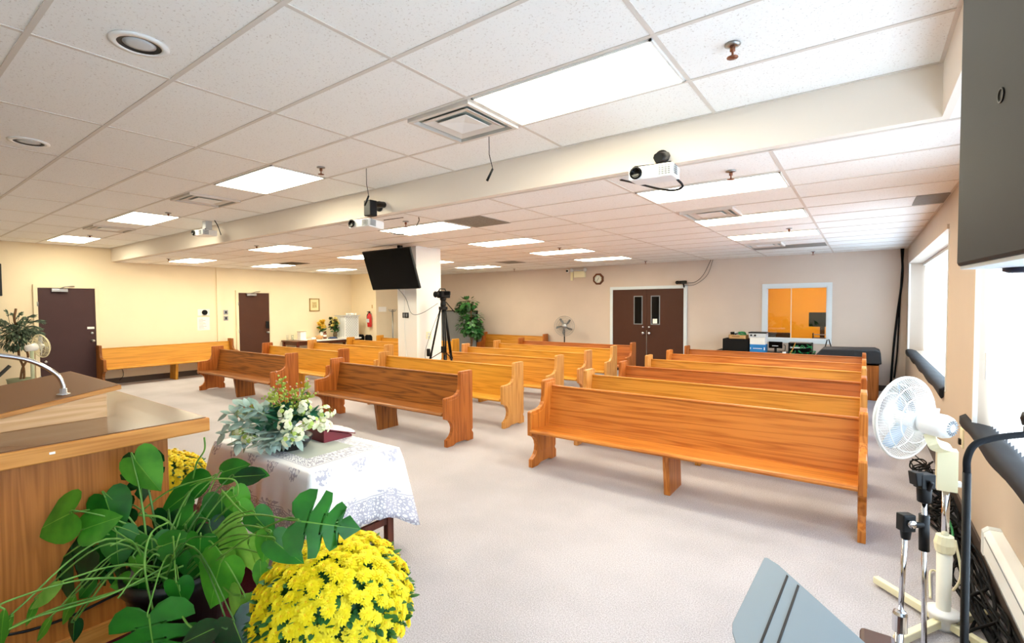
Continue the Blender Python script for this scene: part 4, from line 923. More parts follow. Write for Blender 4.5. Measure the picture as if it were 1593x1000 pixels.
def cloth_mat():
    m, nt, b = newmat('white_lace_cloth'); N = nt.nodes; L = nt.links
    uv = N.new('ShaderNodeUVMap'); uv.uv_map = 'lace'
    sep = N.new('ShaderNodeSeparateXYZ'); L.new(uv.outputs[0], sep.inputs[0])
    # u runs round the edge, v is the distance from the cloth centre band: lace where v lies in bands
    w = N.new('ShaderNodeTexNoise'); w.inputs['Scale'].default_value = 46; w.inputs['Detail'].default_value = 1; L.new(uv.outputs[0], w.inputs['Vector'])
    vo = N.new('ShaderNodeTexVoronoi'); vo.inputs['Scale'].default_value = 52; vo.feature = 'DISTANCE_TO_EDGE'; L.new(uv.outputs[0], vo.inputs['Vector'])
    def band(a, b_):
        g = N.new('ShaderNodeMath'); g.operation = 'GREATER_THAN'; g.inputs[1].default_value = a; L.new(sep.outputs[1], g.inputs[0])
        l = N.new('ShaderNodeMath'); l.operation = 'LESS_THAN'; l.inputs[1].default_value = b_; L.new(sep.outputs[1], l.inputs[0])
        q = N.new('ShaderNodeMath'); q.operation = 'MULTIPLY'; L.new(g.outputs[0], q.inputs[0]); L.new(l.outputs[0], q.inputs[1]); return q.outputs[0]
    def scallop(a, h, per):   # motif band whose lower edge follows a repeated bump along u
        s = N.new('ShaderNodeMath'); s.operation = 'MULTIPLY'; s.inputs[1].default_value = 2*PI/per; L.new(sep.outputs[0], s.inputs[0])
        c = N.new('ShaderNodeMath'); c.operation = 'SINE'; L.new(s.outputs[0], c.inputs[0])
        k = N.new('ShaderNodeMath'); k.operation = 'MULTIPLY_ADD'; k.inputs[1].default_value = h; k.inputs[2].default_value = a; L.new(c.outputs[0], k.inputs[0])
        l = N.new('ShaderNodeMath'); l.operation = 'LESS_THAN'; L.new(sep.outputs[1], l.inputs[0]); L.new(k.outputs[0], l.inputs[1])
        g = N.new('ShaderNodeMath'); g.operation = 'GREATER_THAN'; g.inputs[1].default_value = a-.012; L.new(sep.outputs[1], g.inputs[0])
        q = N.new('ShaderNodeMath'); q.operation = 'MULTIPLY'; L.new(g.outputs[0], q.inputs[0]); L.new(l.outputs[0], q.inputs[1]); return q.outputs[0]
    def mul(a, b_):
        q = N.new('ShaderNodeMath'); q.operation = 'MULTIPLY'; L.new(a, q.inputs[0]); L.new(b_, q.inputs[1]); return q.outputs[0]
    def mx(a, b_):
        q = N.new('ShaderNodeMath'); q.operation = 'MAXIMUM'; L.new(a, q.inputs[0]); L.new(b_, q.inputs[1]); return q.outputs[0]
    th = N.new('ShaderNodeMath'); th.operation = 'GREATER_THAN'; th.inputs[1].default_value = .5; L.new(w.outputs['Fac'], th.inputs[0])
    te = N.new('ShaderNodeMath'); te.operation = 'LESS_THAN'; te.inputs[1].default_value = .16; L.new(vo.outputs['Distance'], te.inputs[0])
    motif_top = mul(scallop(.0, .075, .27), th.outputs[0])
    motif_low = mul(scallop(.255, -.05, .33), th.outputs[0])
    hem = mul(band(.285, .6), te.outputs[0]); line = band(.272, .278); line2 = band(-.075, -.069)
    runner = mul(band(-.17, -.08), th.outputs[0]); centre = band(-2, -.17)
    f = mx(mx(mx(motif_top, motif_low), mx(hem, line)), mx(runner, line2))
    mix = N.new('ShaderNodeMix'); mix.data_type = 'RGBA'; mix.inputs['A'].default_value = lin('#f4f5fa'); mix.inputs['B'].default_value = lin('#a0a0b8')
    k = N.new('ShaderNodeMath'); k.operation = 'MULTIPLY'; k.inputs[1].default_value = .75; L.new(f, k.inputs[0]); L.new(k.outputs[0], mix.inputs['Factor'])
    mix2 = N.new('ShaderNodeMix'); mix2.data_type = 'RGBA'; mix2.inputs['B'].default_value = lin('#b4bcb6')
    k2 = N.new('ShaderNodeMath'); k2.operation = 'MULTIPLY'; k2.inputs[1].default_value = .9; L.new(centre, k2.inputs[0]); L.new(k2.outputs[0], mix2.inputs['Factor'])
    L.new(mix.outputs['Result'], mix2.inputs['A']); L.new(mix2.outputs['Result'], b.inputs['Base Color'])
    b.inputs['Roughness'].default_value = .8; b.inputs['Specular IOR Level'].default_value = .15
    return m
def tablecloth():
    bm = BM(); uvl = bm.loops.layers.uv.new('lace')
    z = TZ; drop = .42; cx, cy = (TX0+TX1)/2, (TY0+TY1)/2; hx, hy = (TX1-TX0)/2, (TY1-TY0)/2
    # concentric rings: inner rings on the table, outer rings hanging
    def perim(n):
        pts = []
        per = [(-hx, -hy), (hx, -hy), (hx, hy), (-hx, hy)]
        for i in range(4):
            a, b_ = per[i], per[(i+1) % 4]; ln = math.hypot(b_[0]-a[0], b_[1]-a[1]); m_ = max(6, int(ln/.03))
            for k in range(m_): pts.append((a[0]+(b_[0]-a[0])*k/m_, a[1]+(b_[1]-a[1])*k/m_, i, k/m_))
        return pts
    P = perim(0); n = len(P); rings = []; meta = []
    s_acc = [0]
    for k in range(1, n+1):
        a, b_ = P[k-1], P[k % n]; s_acc.append(s_acc[-1]+math.hypot(b_[0]-a[0], b_[1]-a[1]))
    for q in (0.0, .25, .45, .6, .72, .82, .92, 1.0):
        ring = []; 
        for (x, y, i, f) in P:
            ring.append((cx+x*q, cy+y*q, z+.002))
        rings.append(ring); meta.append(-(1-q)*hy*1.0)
    nd = 12
    for d in range(1, nd+1):
        u = d/nd; ring = []
        for k, (x, y, i, f) in enumerate(P):
            s = s_acc[k]
            corner = min(f, 1-f)*(2*hx if i % 2 == 0 else 2*hy)      # distance to the nearest corner
            cw = math.exp(-(corner/.10)**2)
            nx, ny = [(0, -1), (1, 0), (0, 1), (-1, 0)][i]
            if cw > .02:
                j = i if f > .5 else (i-1) % 4
                k2 = (j+1) % 4
                ax, ay = [(0, -1), (1, 0), (0, 1), (-1, 0)][j]; bx, by = [(0, -1), (1, 0), (0, 1), (-1, 0)][k2]
                wx, wy = (ax+bx), (ay+by); l_ = math.hypot(wx, wy); 
                nx = nx*(1-cw)+wx/l_*cw; ny = ny*(1-cw)+wy/l_*cw
            wave = .018*math.sin(s*17+1.2*i)+.010*math.sin(s*41+i)
            flare = .012+.05*u+wave*u+cw*(.10*u)
            length = drop*(1+.38*cw)+.012*abs(math.sin(s*2*PI/.16))*(u)
            edge = .012*abs(math.sin(s*2*PI/.17)) if d == nd else 0
            zz = z-length*u-edge
            if u < .12: flare *= .8
            ring.append((cx+x+nx*flare, cy+y+ny*flare, zz))
        rings.append(ring); meta.append(u*drop*1.05)
    V = [[bm.verts.new(p) for p in r] for r in rings[1:]]; c0 = bm.verts.new((cx, cy, z+.002))
    mt = meta[1:]
    for k in range(n):
        f = bm.faces.new((c0, V[0][k], V[0][(k+1) % n])); f.smooth = True
        for lp, v in zip(f.loops, (meta[0], mt[0], mt[0])): lp[uvl].uv = (s_acc[k], v)
    for r in range(len(V)-1):
        for k in range(n):
            f = bm.faces.new((V[r][k], V[r+1][k], V[r+1][(k+1) % n], V[r][(k+1) % n])); f.smooth = True
            for lp, (u_, v_) in zip(f.loops, ((s_acc[k], mt[r]), (s_acc[k], mt[r+1]), (s_acc[k+1], mt[r+1]), (s_acc[k+1], mt[r]))): lp[uvl].uv = (u_, v_)
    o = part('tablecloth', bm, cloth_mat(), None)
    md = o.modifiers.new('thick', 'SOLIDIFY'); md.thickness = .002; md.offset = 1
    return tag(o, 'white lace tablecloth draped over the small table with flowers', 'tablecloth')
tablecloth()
# open book on a wedge stand
BX, BY = -3.49, 2.295
t = thing('book_stand', 'burgundy wedge book stand on the lace tablecloth', 'book stand', (BX, BY, TZ))
RB = Matrix.Translation((BX, BY, TZ+.004)) @ Matrix.Rotation(-.03, 4, 'Z')
bm = BM(); prism(bm, [(-.13, 0), (-.13, .10), (.12, .02), (.12, 0)], 0, -.13, .13)
bm.transform(RB); part('wedge', bm, M['burgwood'], t, .004)
t = thing('open_book', 'open book with white pages and red cover lying on the wedge stand', 'book', (BX, BY, TZ+.08))
tl = Matrix.Translation((0, -.005, .0655)) @ Matrix.Rotation(-math.atan2(.08, .25), 4, 'X')
bm = BM(); box(bm, -.15, .15, -.12, .15, .0, .008); bm.transform(RB @ tl); part('cover', bm, M['burgwood'], t, .002)
bm = BM()
for s in (-1, 1):
    pr = [(0, .008), (0, .022), (s*.03, .034), (s*.09, .032), (s*.142, .022), (s*.142, .008)]
    prism(bm, [(a, b_) for a, b_ in (pr if s > 0 else pr[::-1])], 1, -.112, .142)
bm.transform(RB @ tl); part('pages', bm, M['paper'], t)

# ------------------------------------------------------------------ leaf tools
HEART = [(0, 0), (-.10, .10), (-.16, .22), (-.14, .36), (-.04, .46), (.12, .50), (.30, .49), (.48, .42), (.65, .31), (.80, .19), (.92, .07), (1, 0)]
OVAL = [(0, 0), (.08, .12), (.2, .20), (.35, .25), (.5, .26), (.65, .23), (.8, .16), (.92, .07), (1, 0)]
LANCE = [(0, 0), (.1, .06), (.25, .10), (.45, .115), (.65, .09), (.85, .045), (1, 0)]
FEN = [(0, 0), (-.12, .12), (-.17, .28), (-.10, .44), (.04, .54), (.17, .55), (.19, .40), (.15, .20), (.19, .19), (.26, .38), (.30, .55), (.42, .52), (.45, .38), (.38, .17), (.43, .16), (.53, .34), (.60, .40), (.70, .32), (.66, .20), (.60, .10), (.66, .10), (.78, .20), (.90, .09), (1, 0)]
def leaf(bm, P, tip, nrm, size, shape=HEART, width=1.0, fold=.25, droop=.25, curl=0, mi=0, seg=3, rib=None):
    """one leaf blade: base P, pointing along tip, facing nrm; midrib crease, drooping tip"""
    P = Vector(P); x = Vector(tip).normalized(); z = Vector(nrm); z = (z-x*z.dot(x)).normalized(); y = z.cross(x)
    def pos(a, b_):
        h = -fold*abs(b_)*.9+fold*.25*abs(b_)**.5*.6 - droop*max(a, 0)**2*.6 - curl*b_*b_
        return P+(x*a+y*b_*width+z*h)*size
    for s in (-1, 1):
        prev = None
        for (a, b_) in shape:
            am = min(max(a, 0), 1); mid = am if b_ < .001 else am*.97
            row = [bm.verts.new(pos(mid+(a-mid)*q/seg, s*b_*q/seg)) for q in range(seg+1)]
            if prev:
                for q in range(seg):
                    vs = [prev[q], row[q], row[q+1], prev[q+1]]
                    if s < 0: vs = vs[::-1]
                    f = bm.faces.new(vs); f.smooth = True; f.material_index = mi
            prev = row
    if rib is not None:
        n = 8; L_ = []; R_ = []
        for q in range(n+1):
            a = q/n*.96; w_ = .014*(1-.8*q/n)
            L_.append(bm.verts.new(pos(a, 0)+(z*.006-y*w_)*size)); R_.append(bm.verts.new(pos(a, 0)+(z*.006+y*w_)*size))
        for q in range(n):
            f = bm.faces.new((L_[q], L_[q+1], R_[q+1], R_[q])); f.material_index = rib
def leafmat(name, a, b_, rough=.35, trans=.25):
    m, nt, b = newmat(name); N = nt.nodes; L = nt.links
    tc = N.new('ShaderNodeTexCoord'); n = N.new('ShaderNodeTexNoise'); n.inputs['Scale'].default_value = 9; n.inputs['Detail'].default_value = 3
    L.new(tc.outputs['Object'], n.inputs['Vector']); r = N.new('ShaderNodeValToRGB'); r.color_ramp.elements[0].color = lin(a); r.color_ramp.elements[1].color = lin(b_)
    r.color_ramp.elements[0].position = .35; r.color_ramp.elements[1].position = .65
    L.new(n.outputs['Fac'], r.inputs['Fac']); L.new(r.outputs[0], b.inputs['Base Color']); b.inputs['Roughness'].default_value = rough
    t_ = N.new('ShaderNodeBsdfTranslucent'); L.new(r.outputs[0], t_.inputs['Color']); mx = N.new('ShaderNodeMixShader'); mx.inputs[0].default_value = trans
    L.new(b.outputs[0], mx.inputs[1]); L.new(t_.outputs[0], mx.inputs[2]); L.new(mx.outputs[0], N['Material Output'].inputs['Surface'])
    return m
LG = leafmat('leaf_light_green', '#3a8420', '#57a62e'); LM = leafmat('leaf_mid_green', '#1c641a', '#2f8424'); LD = leafmat('leaf_dark_green', '#0a3418', '#144f22', .22); LP = leafmat('leaf_pale_green', '#6cab3c', '#93c95a', .4, .4)
STEM = leafmat('stem_green', '#4d8229', '#7aab48', .4, .1); STEMD = leafmat('stem_dark_green', '#3a6a2a', '#55853a', .4, .1)
bark = mat('bark', '#6e4e33', .9, vary=.3, vscale=20)
soil = mat('potting_soil', '#2b211a', .95, vary=.4, vscale=40, bump=.6)

# ------------------------------------------------------------------ monstera in a black pot beside the lectern
PC = Vector((-2.67, .92, ZP)); RIM = .62
t = thing('potted_monstera', 'sprawling green monstera in a black pot beside the lectern', 'plant', PC)
bm = BM(); h = RIM-ZP; lathe(bm, [(0, .01), (.15, 0), (.165, .01), (.205, h-.07), (.222, h-.06), (.226, h), (.208, h), (.200, h-.06), (.15, h-.1)], PC, 40); part('pot', bm, mat('black_glazed_pot', '#16191c', .3), t)
bm = BM(); lathe(bm, [(.198, h-.05), (.1, h-.035), (0, h-.03)], PC, 28); part('soil', bm, soil, t)
bl, bs = BM(), BM()
def img(angle, toward=0.0):
    """direction in the photograph plane, degrees anticlockwise from image right"""
    a = math.radians(angle); return (cr*math.cos(a)+cu*math.sin(a)-fw*toward).normalized()
MLV = [  # px, py (leaf base), tip angle, length px, depth, shape, material index, width, facing tweak
 (113, 797, 205, 68, 2.36, HEART, 0, 1.0), (217, 712, 280, 62, 2.42, FEN, 2, .9), (208, 712, -48, 62, 2.36, HEART, 0, .9),
 (163, 771, -60, 62, 2.36, HEART, 1, .9), (128, 846, 215, 105, 2.30, FEN, 2, .95), (128, 824, 20, 52, 2.33, HEART, 0, .9), (162, 822, -75, 45, 2.28, HEART, 1, .9),
 (182, 826, -80, 52, 2.28, HEART, 1, .95), (312, 836, -95, 46, 2.18, HEART, 1, 1.05), (345, 870, -105, 74, 2.12, HEART, 0, 1.0), (376, 926, -105, 62, 2.06, HEART, 3, .95),
 (232, 955, -80, 96, 2.02, FEN, 1, 1.05), (462, 810, -8, 88, 1.86, FEN, 1, .95), (425, 840, -40, 55, 1.92, HEART, 1, .8), (416, 832, -100, 40, 1.95, HEART, 0, .9),
 (362, 962, -60, 66, 2.0, HEART, 2, 1.0), (345, 972, 200, 60, 2.0, OVAL, 2, 1.2), (352, 830, -70, 70, 2.3, HEART, 3, .8), (385, 842, -75, 62, 2.25, HEART, 3, .8),
 (330, 742, 200, 62, 2.5, OVAL, 1, 1.3), (345, 735, 20, 45, 2.5, HEART, 1, .8), (362, 742, 8, 52, 2.45, OVAL, 2, 1.0), (345, 772, -85, 52, 2.42, HEART, 1, 1.0), (362, 765, -60, 42, 2.4, HEART, 0, .9), (330, 785, -60, 46, 2.42, HEART, 1, .9),
 (116, 966, -90, 30, 2.15, HEART, 2, .9), (205, 840, -50, 60, 2.34, HEART, 2, .9), (236, 838, -80, 60, 2.3, HEART, 1, .9), (258, 832, -70, 60, 2.34, OVAL, 2, 1.2),
 (216, 905, -95, 34, 2.2, HEART, 1, .9), (198, 902, 200, 26, 2.22, HEART, 0, 1.0), (150, 898, 230, 38, 2.25, OVAL, 1, 1.2), (118, 925, 240, 56, 2.2, LANCE, 0, 1.5),
 (290, 822, -75, 40, 2.35, HEART, 1, .9), (210, 868, -70, 30, 2.22, HEART, 0, .9), (82, 958, 235, 46, 2.1, LANCE, 0, 1.6), (60, 930, 250, 40, 2.1, LANCE, 0, 1.5),
 (405, 868, -85, 44, 2.1, OVAL, 0, 1.0), (395, 735, -5, 24, 2.45, HEART, 1, .7), (372, 785, -30, 30, 2.35, HEART, 0, .8), (300, 800, 230, 45, 2.38, HEART, 1, .9), (268, 868, 250, 40, 2.2, OVAL, 1, 1.2),
 (290, 770, 215, 48, 2.45, HEART, 1, .9), (262, 800, -95, 50, 2.4, HEART, 2, 1.0), (300, 858, -70, 52, 2.25, HEART, 1, 1.0), (240, 880, -100, 46, 2.25, HEART, 2, .95), (395, 800, -50, 44, 2.2, HEART, 1, .9), (180, 870, 215, 60, 2.28, FEN, 2, .9), (275, 905, -80, 40, 2.1, HEART, 1, 1.0), (140, 860, -70, 48, 2.3, HEART, 1, .95), (325, 815, -60, 46, 2.35, HEART, 2, .9), (372, 812, 200, 40, 2.3, HEART, 3, .9), (205, 790, 215, 46, 2.4, HEART, 2, .9), (250, 850, 20, 44, 2.25, HEART, 1, .9),
 (22, 955, 240, 62, 1.85, LANCE, 0, 1.6), (8, 945, 270, 55, 1.8, LANCE, 0, 1.8), (100, 905, 215, 70, 1.95, LANCE, 3, 1.5)]
random.seed(21)
for (px, py, ang, ln, dep, shp, mi, wd) in MLV:
    P_ = dp(px, py, dep); size = 1.1*ln*dep/F
    d_ = img(ang, random.uniform(-.1, .25)); nrm = (-fw+Vector((0, 0, .55))+cr*random.uniform(-.25, .25)).normalized()
    if P_.x < LX+.05 and P_.y < LY+.2: P_ = EYE+(P_-EYE)*((LX+.14)/P_.x)
    leaf(bl, P_, d_, nrm, size, shp, wd, fold=random.uniform(.12, .3), droop=random.uniform(.05, .3), mi=mi, rib=3)
    root = PC+Vector((random.uniform(-.1, .1), random.uniform(-.1, .1), RIM-ZP-.04))
    dd = P_-root; up = max(.05, dd.length*.22)
    if P_.z > root.z+.15: mid = root.lerp(P_, .55)+Vector((0, 0, up*.5))
    else: mid = root.lerp(P_, .5)+Vector((0, 0, up+.08))
    if mid.x < LX+.05: mid.x = LX+.06
    tube(bs, spline([root, mid, P_-d_*.02, P_+d_*size*.06], 7), [.0050]*8+[.0036]*14, 6, mi=0 if mi in (0, 1, 3) else 1)
# long arching bare stems and tendrils
for pts in ([(250, 860, 2.3), (300, 760, 2.4), (360, 745, 2.4), (370, 768, 2.4), (352, 775, 2.4)], [(180, 830, 2.4), (260, 765, 2.42), (330, 742, 2.45)], [(345, 762, 2.4), (380, 800, 2.25), (425, 832, 2.15)],
            [(300, 900, 2.2), (380, 840, 2.05), (440, 808, 1.9), (465, 808, 1.86)], [(285, 880, 2.2), (180, 920, 2.1), (90, 945, 2.0), (0, 985, 1.8)], [(270, 875, 2.2), (170, 925, 2.05), (40, 965, 1.9), (-10, 1000, 1.8)],
            [(230, 830, 2.38), (160, 795, 2.38), (115, 796, 2.36)], [(300, 745, 2.5), (306, 720, 2.5), (318, 700, 2.5), (318, 680, 2.5)], [(240, 960, 2.05), (225, 880, 2.15), (235, 830, 2.2), (262, 812, 2.3)],
            [(260, 900, 2.15), (190, 880, 2.2), (140, 935, 2.15), (117, 965, 2.15)], [(320, 880, 2.2), (355, 920, 2.1), (375, 926, 2.06)], [(310, 985, 2.0), (285, 960, 2.05), (270, 900, 2.2)]):
    w_ = [dp(*p_) for p_ in pts]
    w_ = [p_ if not (p_.x < LX+.03 and p_.y < LY+.2) else EYE+(p_-EYE)*((LX+.05)/p_.x) for p_ in w_]
    tube(bs, spline(w_, 9), .0045, 6)
random.seed(5)
for k in range(14):     # fine aerial roots and shoots
    a = random.uniform(0, 2*PI); r0 = PC+Vector((random.uniform(-.12, .12), random.uniform(-.12, .12), RIM-ZP-.04))
    e_ = r0+Vector((random.uniform(-.02, .42)*math.cos(a)+.08, .25*math.sin(a), random.uniform(.0, .38)))
    if e_.x < LX+.05: e_.x = LX+.06
    tube(bs, spline([r0, r0.lerp(e_, .5)+Vector((0, 0, .10)), e_], 6), random.choice([.003, .004, .006]), 5, mi=random.choice([0, 0, 1]))
part('leaves', bl, [LG, LM, LD, LP], t); part('stems', bs, [STEM, STEMD], t)

# ------------------------------------------------------------------ chrysanthemums
YEL = mat('chrysanthemum_yellow', '#ffe60f', .6, vary=.12, vscale=60); YEL2 = mat('chrysanthemum_centre', '#f0bf00', .6)
FOL = leafmat('mum_leaf', '#1d5a26', '#3a7a35', .5, .15)
def bloom_bm(r=1.0, seed=0):
    rd = random.Random(seed); bm = BM()
    for ly, (n, l0, l1, h0, h1, w) in enumerate(((14, .25, 1.0, .05, .02, .17), (12, .2, .85, .14, .22, .15), (10, .12, .6, .22, .36, .13), (7, .02, .32, .28, .42, .10))):
        for k in range(n):
            a = 2*PI*(k+.5*(ly % 2))/n+rd.uniform(-.1, .1); c_, s_ = math.cos(a), math.sin(a); j = rd.uniform(.9, 1.08)
            def q(l, o, z): return bm.verts.new((r*(l*j*c_-o*s_), r*(l*j*s_+o*c_), r*z))
            v = [q(l0, -w*.4, h0), q(l0, w*.4, h0), q(l0+(l1-l0)*.65, w, (h0+h1)/2+.07), q(l1, 0, h1), q(l0+(l1-l0)*.65, -w, (h0+h1)/2+.07)]
            f = bm.faces.new(v); f.smooth = True
    lathe(bm, [(0, -.06), (.3*r, 0), (.30*r, .12*r), (.16*r, .34*r), (0, .38*r)], n=10, mi=1)
    return bm
def mum(label, c, R, H, zpot, potr, nb, nparts, rb, wrap, seed, name='potted_chrysanthemum'):
    """c: centre of the dome base; blooms cover an upper half ellipsoid"""
    rd = random.Random(seed); c = Vector(c)
    t = thing(name, label, 'plant', (c.x, c.y, zpot))
    # foliage body
    bm = BM(); lathe(bm, [(0, -H*.75), (R*.5, -H*.7), (R*.8, -H*.35), (R*.93, 0), (R*.80, H*.5), (R*.5, H*.8), (0, H*.93)], c, 28)
    for k in range(900):
        a, v = rd.uniform(0, 2*PI), rd.uniform(-.75, .75); rr = R*math.sqrt(max(.05, 1-v*v))*rd.uniform(.9, 1.04) if v > 0 else R*(1+v*.62)*rd.uniform(.86, 1.06)
        P_ = c+Vector((rr*math.cos(a), rr*math.sin(a), H*v)); d_ = Vector((math.cos(a), math.sin(a), rd.uniform(-.6, .5))).normalized()
        leaf(bm, P_, d_, Vector((rd.uniform(-.3, .3), rd.uniform(-.3, .3), 1)), rd.uniform(.035, .06)*R/.35, OVAL, 1.1, .2, .2, seg=1)
    o = part('foliage', bm, FOL, t); 
    # pot with wrapping
    bm = BM(); hp = c.z-H*.45-zpot; lathe(bm, [(0, .004), (potr*.8, 0), (potr, hp*.95), (potr*1.04, hp), (potr*.9, hp), (0, hp*.9)], (c.x, c.y, zpot), 32); pt = part('pot', bm, mat('terracotta_pot_%d' % seed, wrap[1], .8), t)
    bm = BM(); n = 48; v0, v1 = [], []
    for k in range(n):
        a = 2*PI*k/n; w_ = 1+.05*math.sin(a*9)
        v0.append(bm.verts.new((c.x+potr*.86*math.cos(a)*w_, c.y+potr*.86*math.sin(a)*w_, zpot+.004))); w2 = 1.18+.10*math.sin(a*7+1)
        v1.append(bm.verts.new((c.x+potr*math.cos(a)*w2, c.y+potr*math.sin(a)*w2, zpot+hp*(1.02+.10*math.sin(a*5)))))
    for k in range(n):
        if wrap[2] and k % 24 in (0, 1): continue
        f = bm.faces.new((v0[k], v0[(k+1) % n], v1[(k+1) % n], v1[k])); f.smooth = True
    part('wrapping', bm, mat('pot_wrap_%d' % seed, wrap[0], .9, vary=.2, vscale=50), pt)
    # blooms by golden spiral over the dome
    pts = []
    for k in range(nb):
        v = 1-(k+.5)/nb*1.28; 
        a = k*2.399963+rd.uniform(-.12, .12); rr = math.sqrt(max(0, 1-v*v)) if v > 0 else 1-.10*abs(v)
        if v < -.02 and rd.random() < .35+abs(v): continue
        P_ = c+Vector((R*rr*math.cos(a), R*rr*math.sin(a), H*v))*1.0; nn = Vector((rr*math.cos(a)/R, rr*math.sin(a)/R, max(v, 0)/H+.35/R)).normalized()
        pts.append((P_+nn*rd.uniform(-.008, .02), nn, rd.uniform(.8, 1.15)*rb, rd.uniform(0, 6.28)))
    eye = EYE-c; pts.sort(key=lambda p_: -(p_[1].dot((EYE-p_[0]).normalized())+.25*rd.random()))
    me = None; rest = BM(); base = t.location
    for k, (P_, nn, r_, sp) in enumerate(pts):
        q = nn.to_track_quat('Z', 'Y').to_matrix().to_4x4() @ Matrix.Rotation(sp, 4, 'Z')
        if k < nparts:
            if me is None:
                b0 = bloom_bm(1.0, seed); o = part('bloom', b0, [YEL, YEL2], t, world=False); me = o.data
            else:
                o = bpy.data.objects.new('bloom', me); C.objects.link(o); o.parent = t
            o.matrix_local = Matrix.Translation(P_-base) @ q @ Matrix.Scale(r_, 4)
        else:
            b0 = bloom_bm(1.0, seed+k % 5); b0.transform(Matrix.Translation(P_) @ q @ Matrix.Scale(r_, 4))
            tmp = bpy.data.meshes.new('tmp'); b0.to_mesh(tmp); b0.free(); rest.from_mesh(tmp); bpy.data.meshes.remove(tmp)
    if len(pts) > nparts:
        o = part('blossoms', rest, [YEL, YEL2], t); o['kind'] = 'stuff'
    return t
mc = dp(519, 945, 2.15)
mum('big pot of yellow chrysanthemums on the floor before the lace-covered table', (mc.x, mc.y, mc.z), .318, .30, 0, .19, 560, 100, .0325, ('#b9a086', '#8a5a3c', True), 2)
m2 = Vector((-4.54, 1.46, .43))
mum('smaller pot of yellow chrysanthemums half hidden behind the lectern corner', m2, .33, .26, .2, .13, 380, 60, .034, ('#d8cfc8', '#b9a79c', False), 9)

# ------------------------------------------------------------------ silk flower arrangement on the table
AC = Vector((-3.48, 1.955, TZ+.004))
t = thing('flower_arrangement', 'silk arrangement of silvery leaves and cream flowers on the lace tablecloth', 'flowers', AC)
bm = BM(); lathe(bm, [(0, 0), (.11, 0), (.15, .05), (.16, .085), (.145, .085), (.12, .05), (0, .05)], AC, 28); part('bowl', bm, mat('dark_bowl', '#23262a', .3), t)
SIL = leafmat('silver_leaf', '#8fb3a8', '#c3d9cf', .7, .15); DKG = leafmat('arrangement_dark_leaf', '#1d5a44', '#2f7a5a', .4, .15)
CRM = mat('cream_petal', '#eef2cf', .7, vary=.1, vscale=30); LIME = mat('lime_petal', '#b9d468', .7, vary=.15, vscale=30); BER = mat('berry_pink', '#c98d6d', .5); OLV = leafmat('olive_sprig', '#8da43a', '#b3c050', .5, .2)
rd = random.Random(4)
bsil, bdk, bcr, bsp = BM(), BM(), BM(), BM()
ctr = AC+Vector((0, 0, .125))
def sprig(dirv, ln, bmx, n, sz, shape, mi=0, wd=1.2, stem=True, sag=.0):
    dirv = dirv.normalized(); pts = [ctr, ctr+dirv*ln*.5+Vector((0, 0, .03)), ctr+dirv*ln+Vector((0, 0, -sag))]; S_ = spline(pts, 8)
    if stem: tube(bmx, S_, .004, 5, mi=mi)
    for k in range(n):
        u = .35+.65*k/max(1, n-1); i = min(len(S_)-2, int(u*(len(S_)-1))); P_ = S_[i]; ax = (S_[i+1]-S_[i]).normalized(); sd = frame_of(ax)[0]; a = k*2.4
        o_ = (Matrix.Rotation(a, 3, ax) @ sd); d_ = (ax*.7+o_*.8+Vector((0, 0, .1))).normalized()
        leaf(bmx, P_, d_, Vector((0, 0, 1))+o_*.3-fw*.4, sz*rd.uniform(.75, 1.2), shape, wd, .2, .35, mi=mi, seg=2)
Lf = -cr; Rt = cr; Tw = -fw; Up = Vector((0, 0, 1))
for a, b_, c_, ln, sg in ((1, .05, .35, .42, .03), (1, -.2, .55, .38, .02), (.9, .3, .25, .36, .03), (.8, .6, .1, .30, .08), (.4, 1, .05, .27, .06), (.05, 1, .1, .26, .06), (-.3, .9, .2, .27, .05), (1, .15, .1, .40, .06), (.65, .35, .5, .33, 0), (-.5, .7, .05, .2, .03), (.3, 1, .02, .22, .04), (0, 1, .0, .21, .04), (-.25, 1, .05, .22, .04), (.8, .8, .0, .3, .04)):
    sprig(Lf*a+Tw*b_+Up*c_, ln*(1.22 if a > .6 else 1.05), bsil, 15, .098, OVAL, 0, 1.0, True, sg)
for a, b_, c_, ln in ((.2, .2, .6, .2), (-.2, .3, .6, .2), (0, .6, .4, .22), (.4, .1, .7, .22), (-.5, .2, .5, .24), (-.1, -.3, .7, .22), (.5, .5, .3, .22), (-.7, .1, .5, .27)):
    sprig(Lf*a+Tw*b_+Up*c_, ln, bdk, 7, .11, OVAL, 0, 1.2)
for a, b_, c_, ln in ((.15, 0, 1, .40), (.35, .1, 1, .32), (-.05, -.1, 1, .30), (-.35, 0, .9, .37), (-.5, .1, .8, .33), (.5, 0, .8, .30), (.25, .3, .9, .27), (.75, .1, .5, .33), (-.25, .2, .9, .28)):
    dv = (Lf*a+Tw*b_+Up*c_)
    sprig(dv, ln, bsp, 12, .045, OVAL, 0, 1.3)
    for k in range(22):
        P_ = ctr+dv.normalized()*ln*rd.uniform(.5, 1.08)+Vector((rd.uniform(-.035, .035), rd.uniform(-.035, .035), rd.uniform(-.03, .035)))
        lathe(bsp, [(0, -.009), (.008, -.003), (.008, .004), (0, .010)], P_, 6, mi=rd.choice([1, 1, 2]))
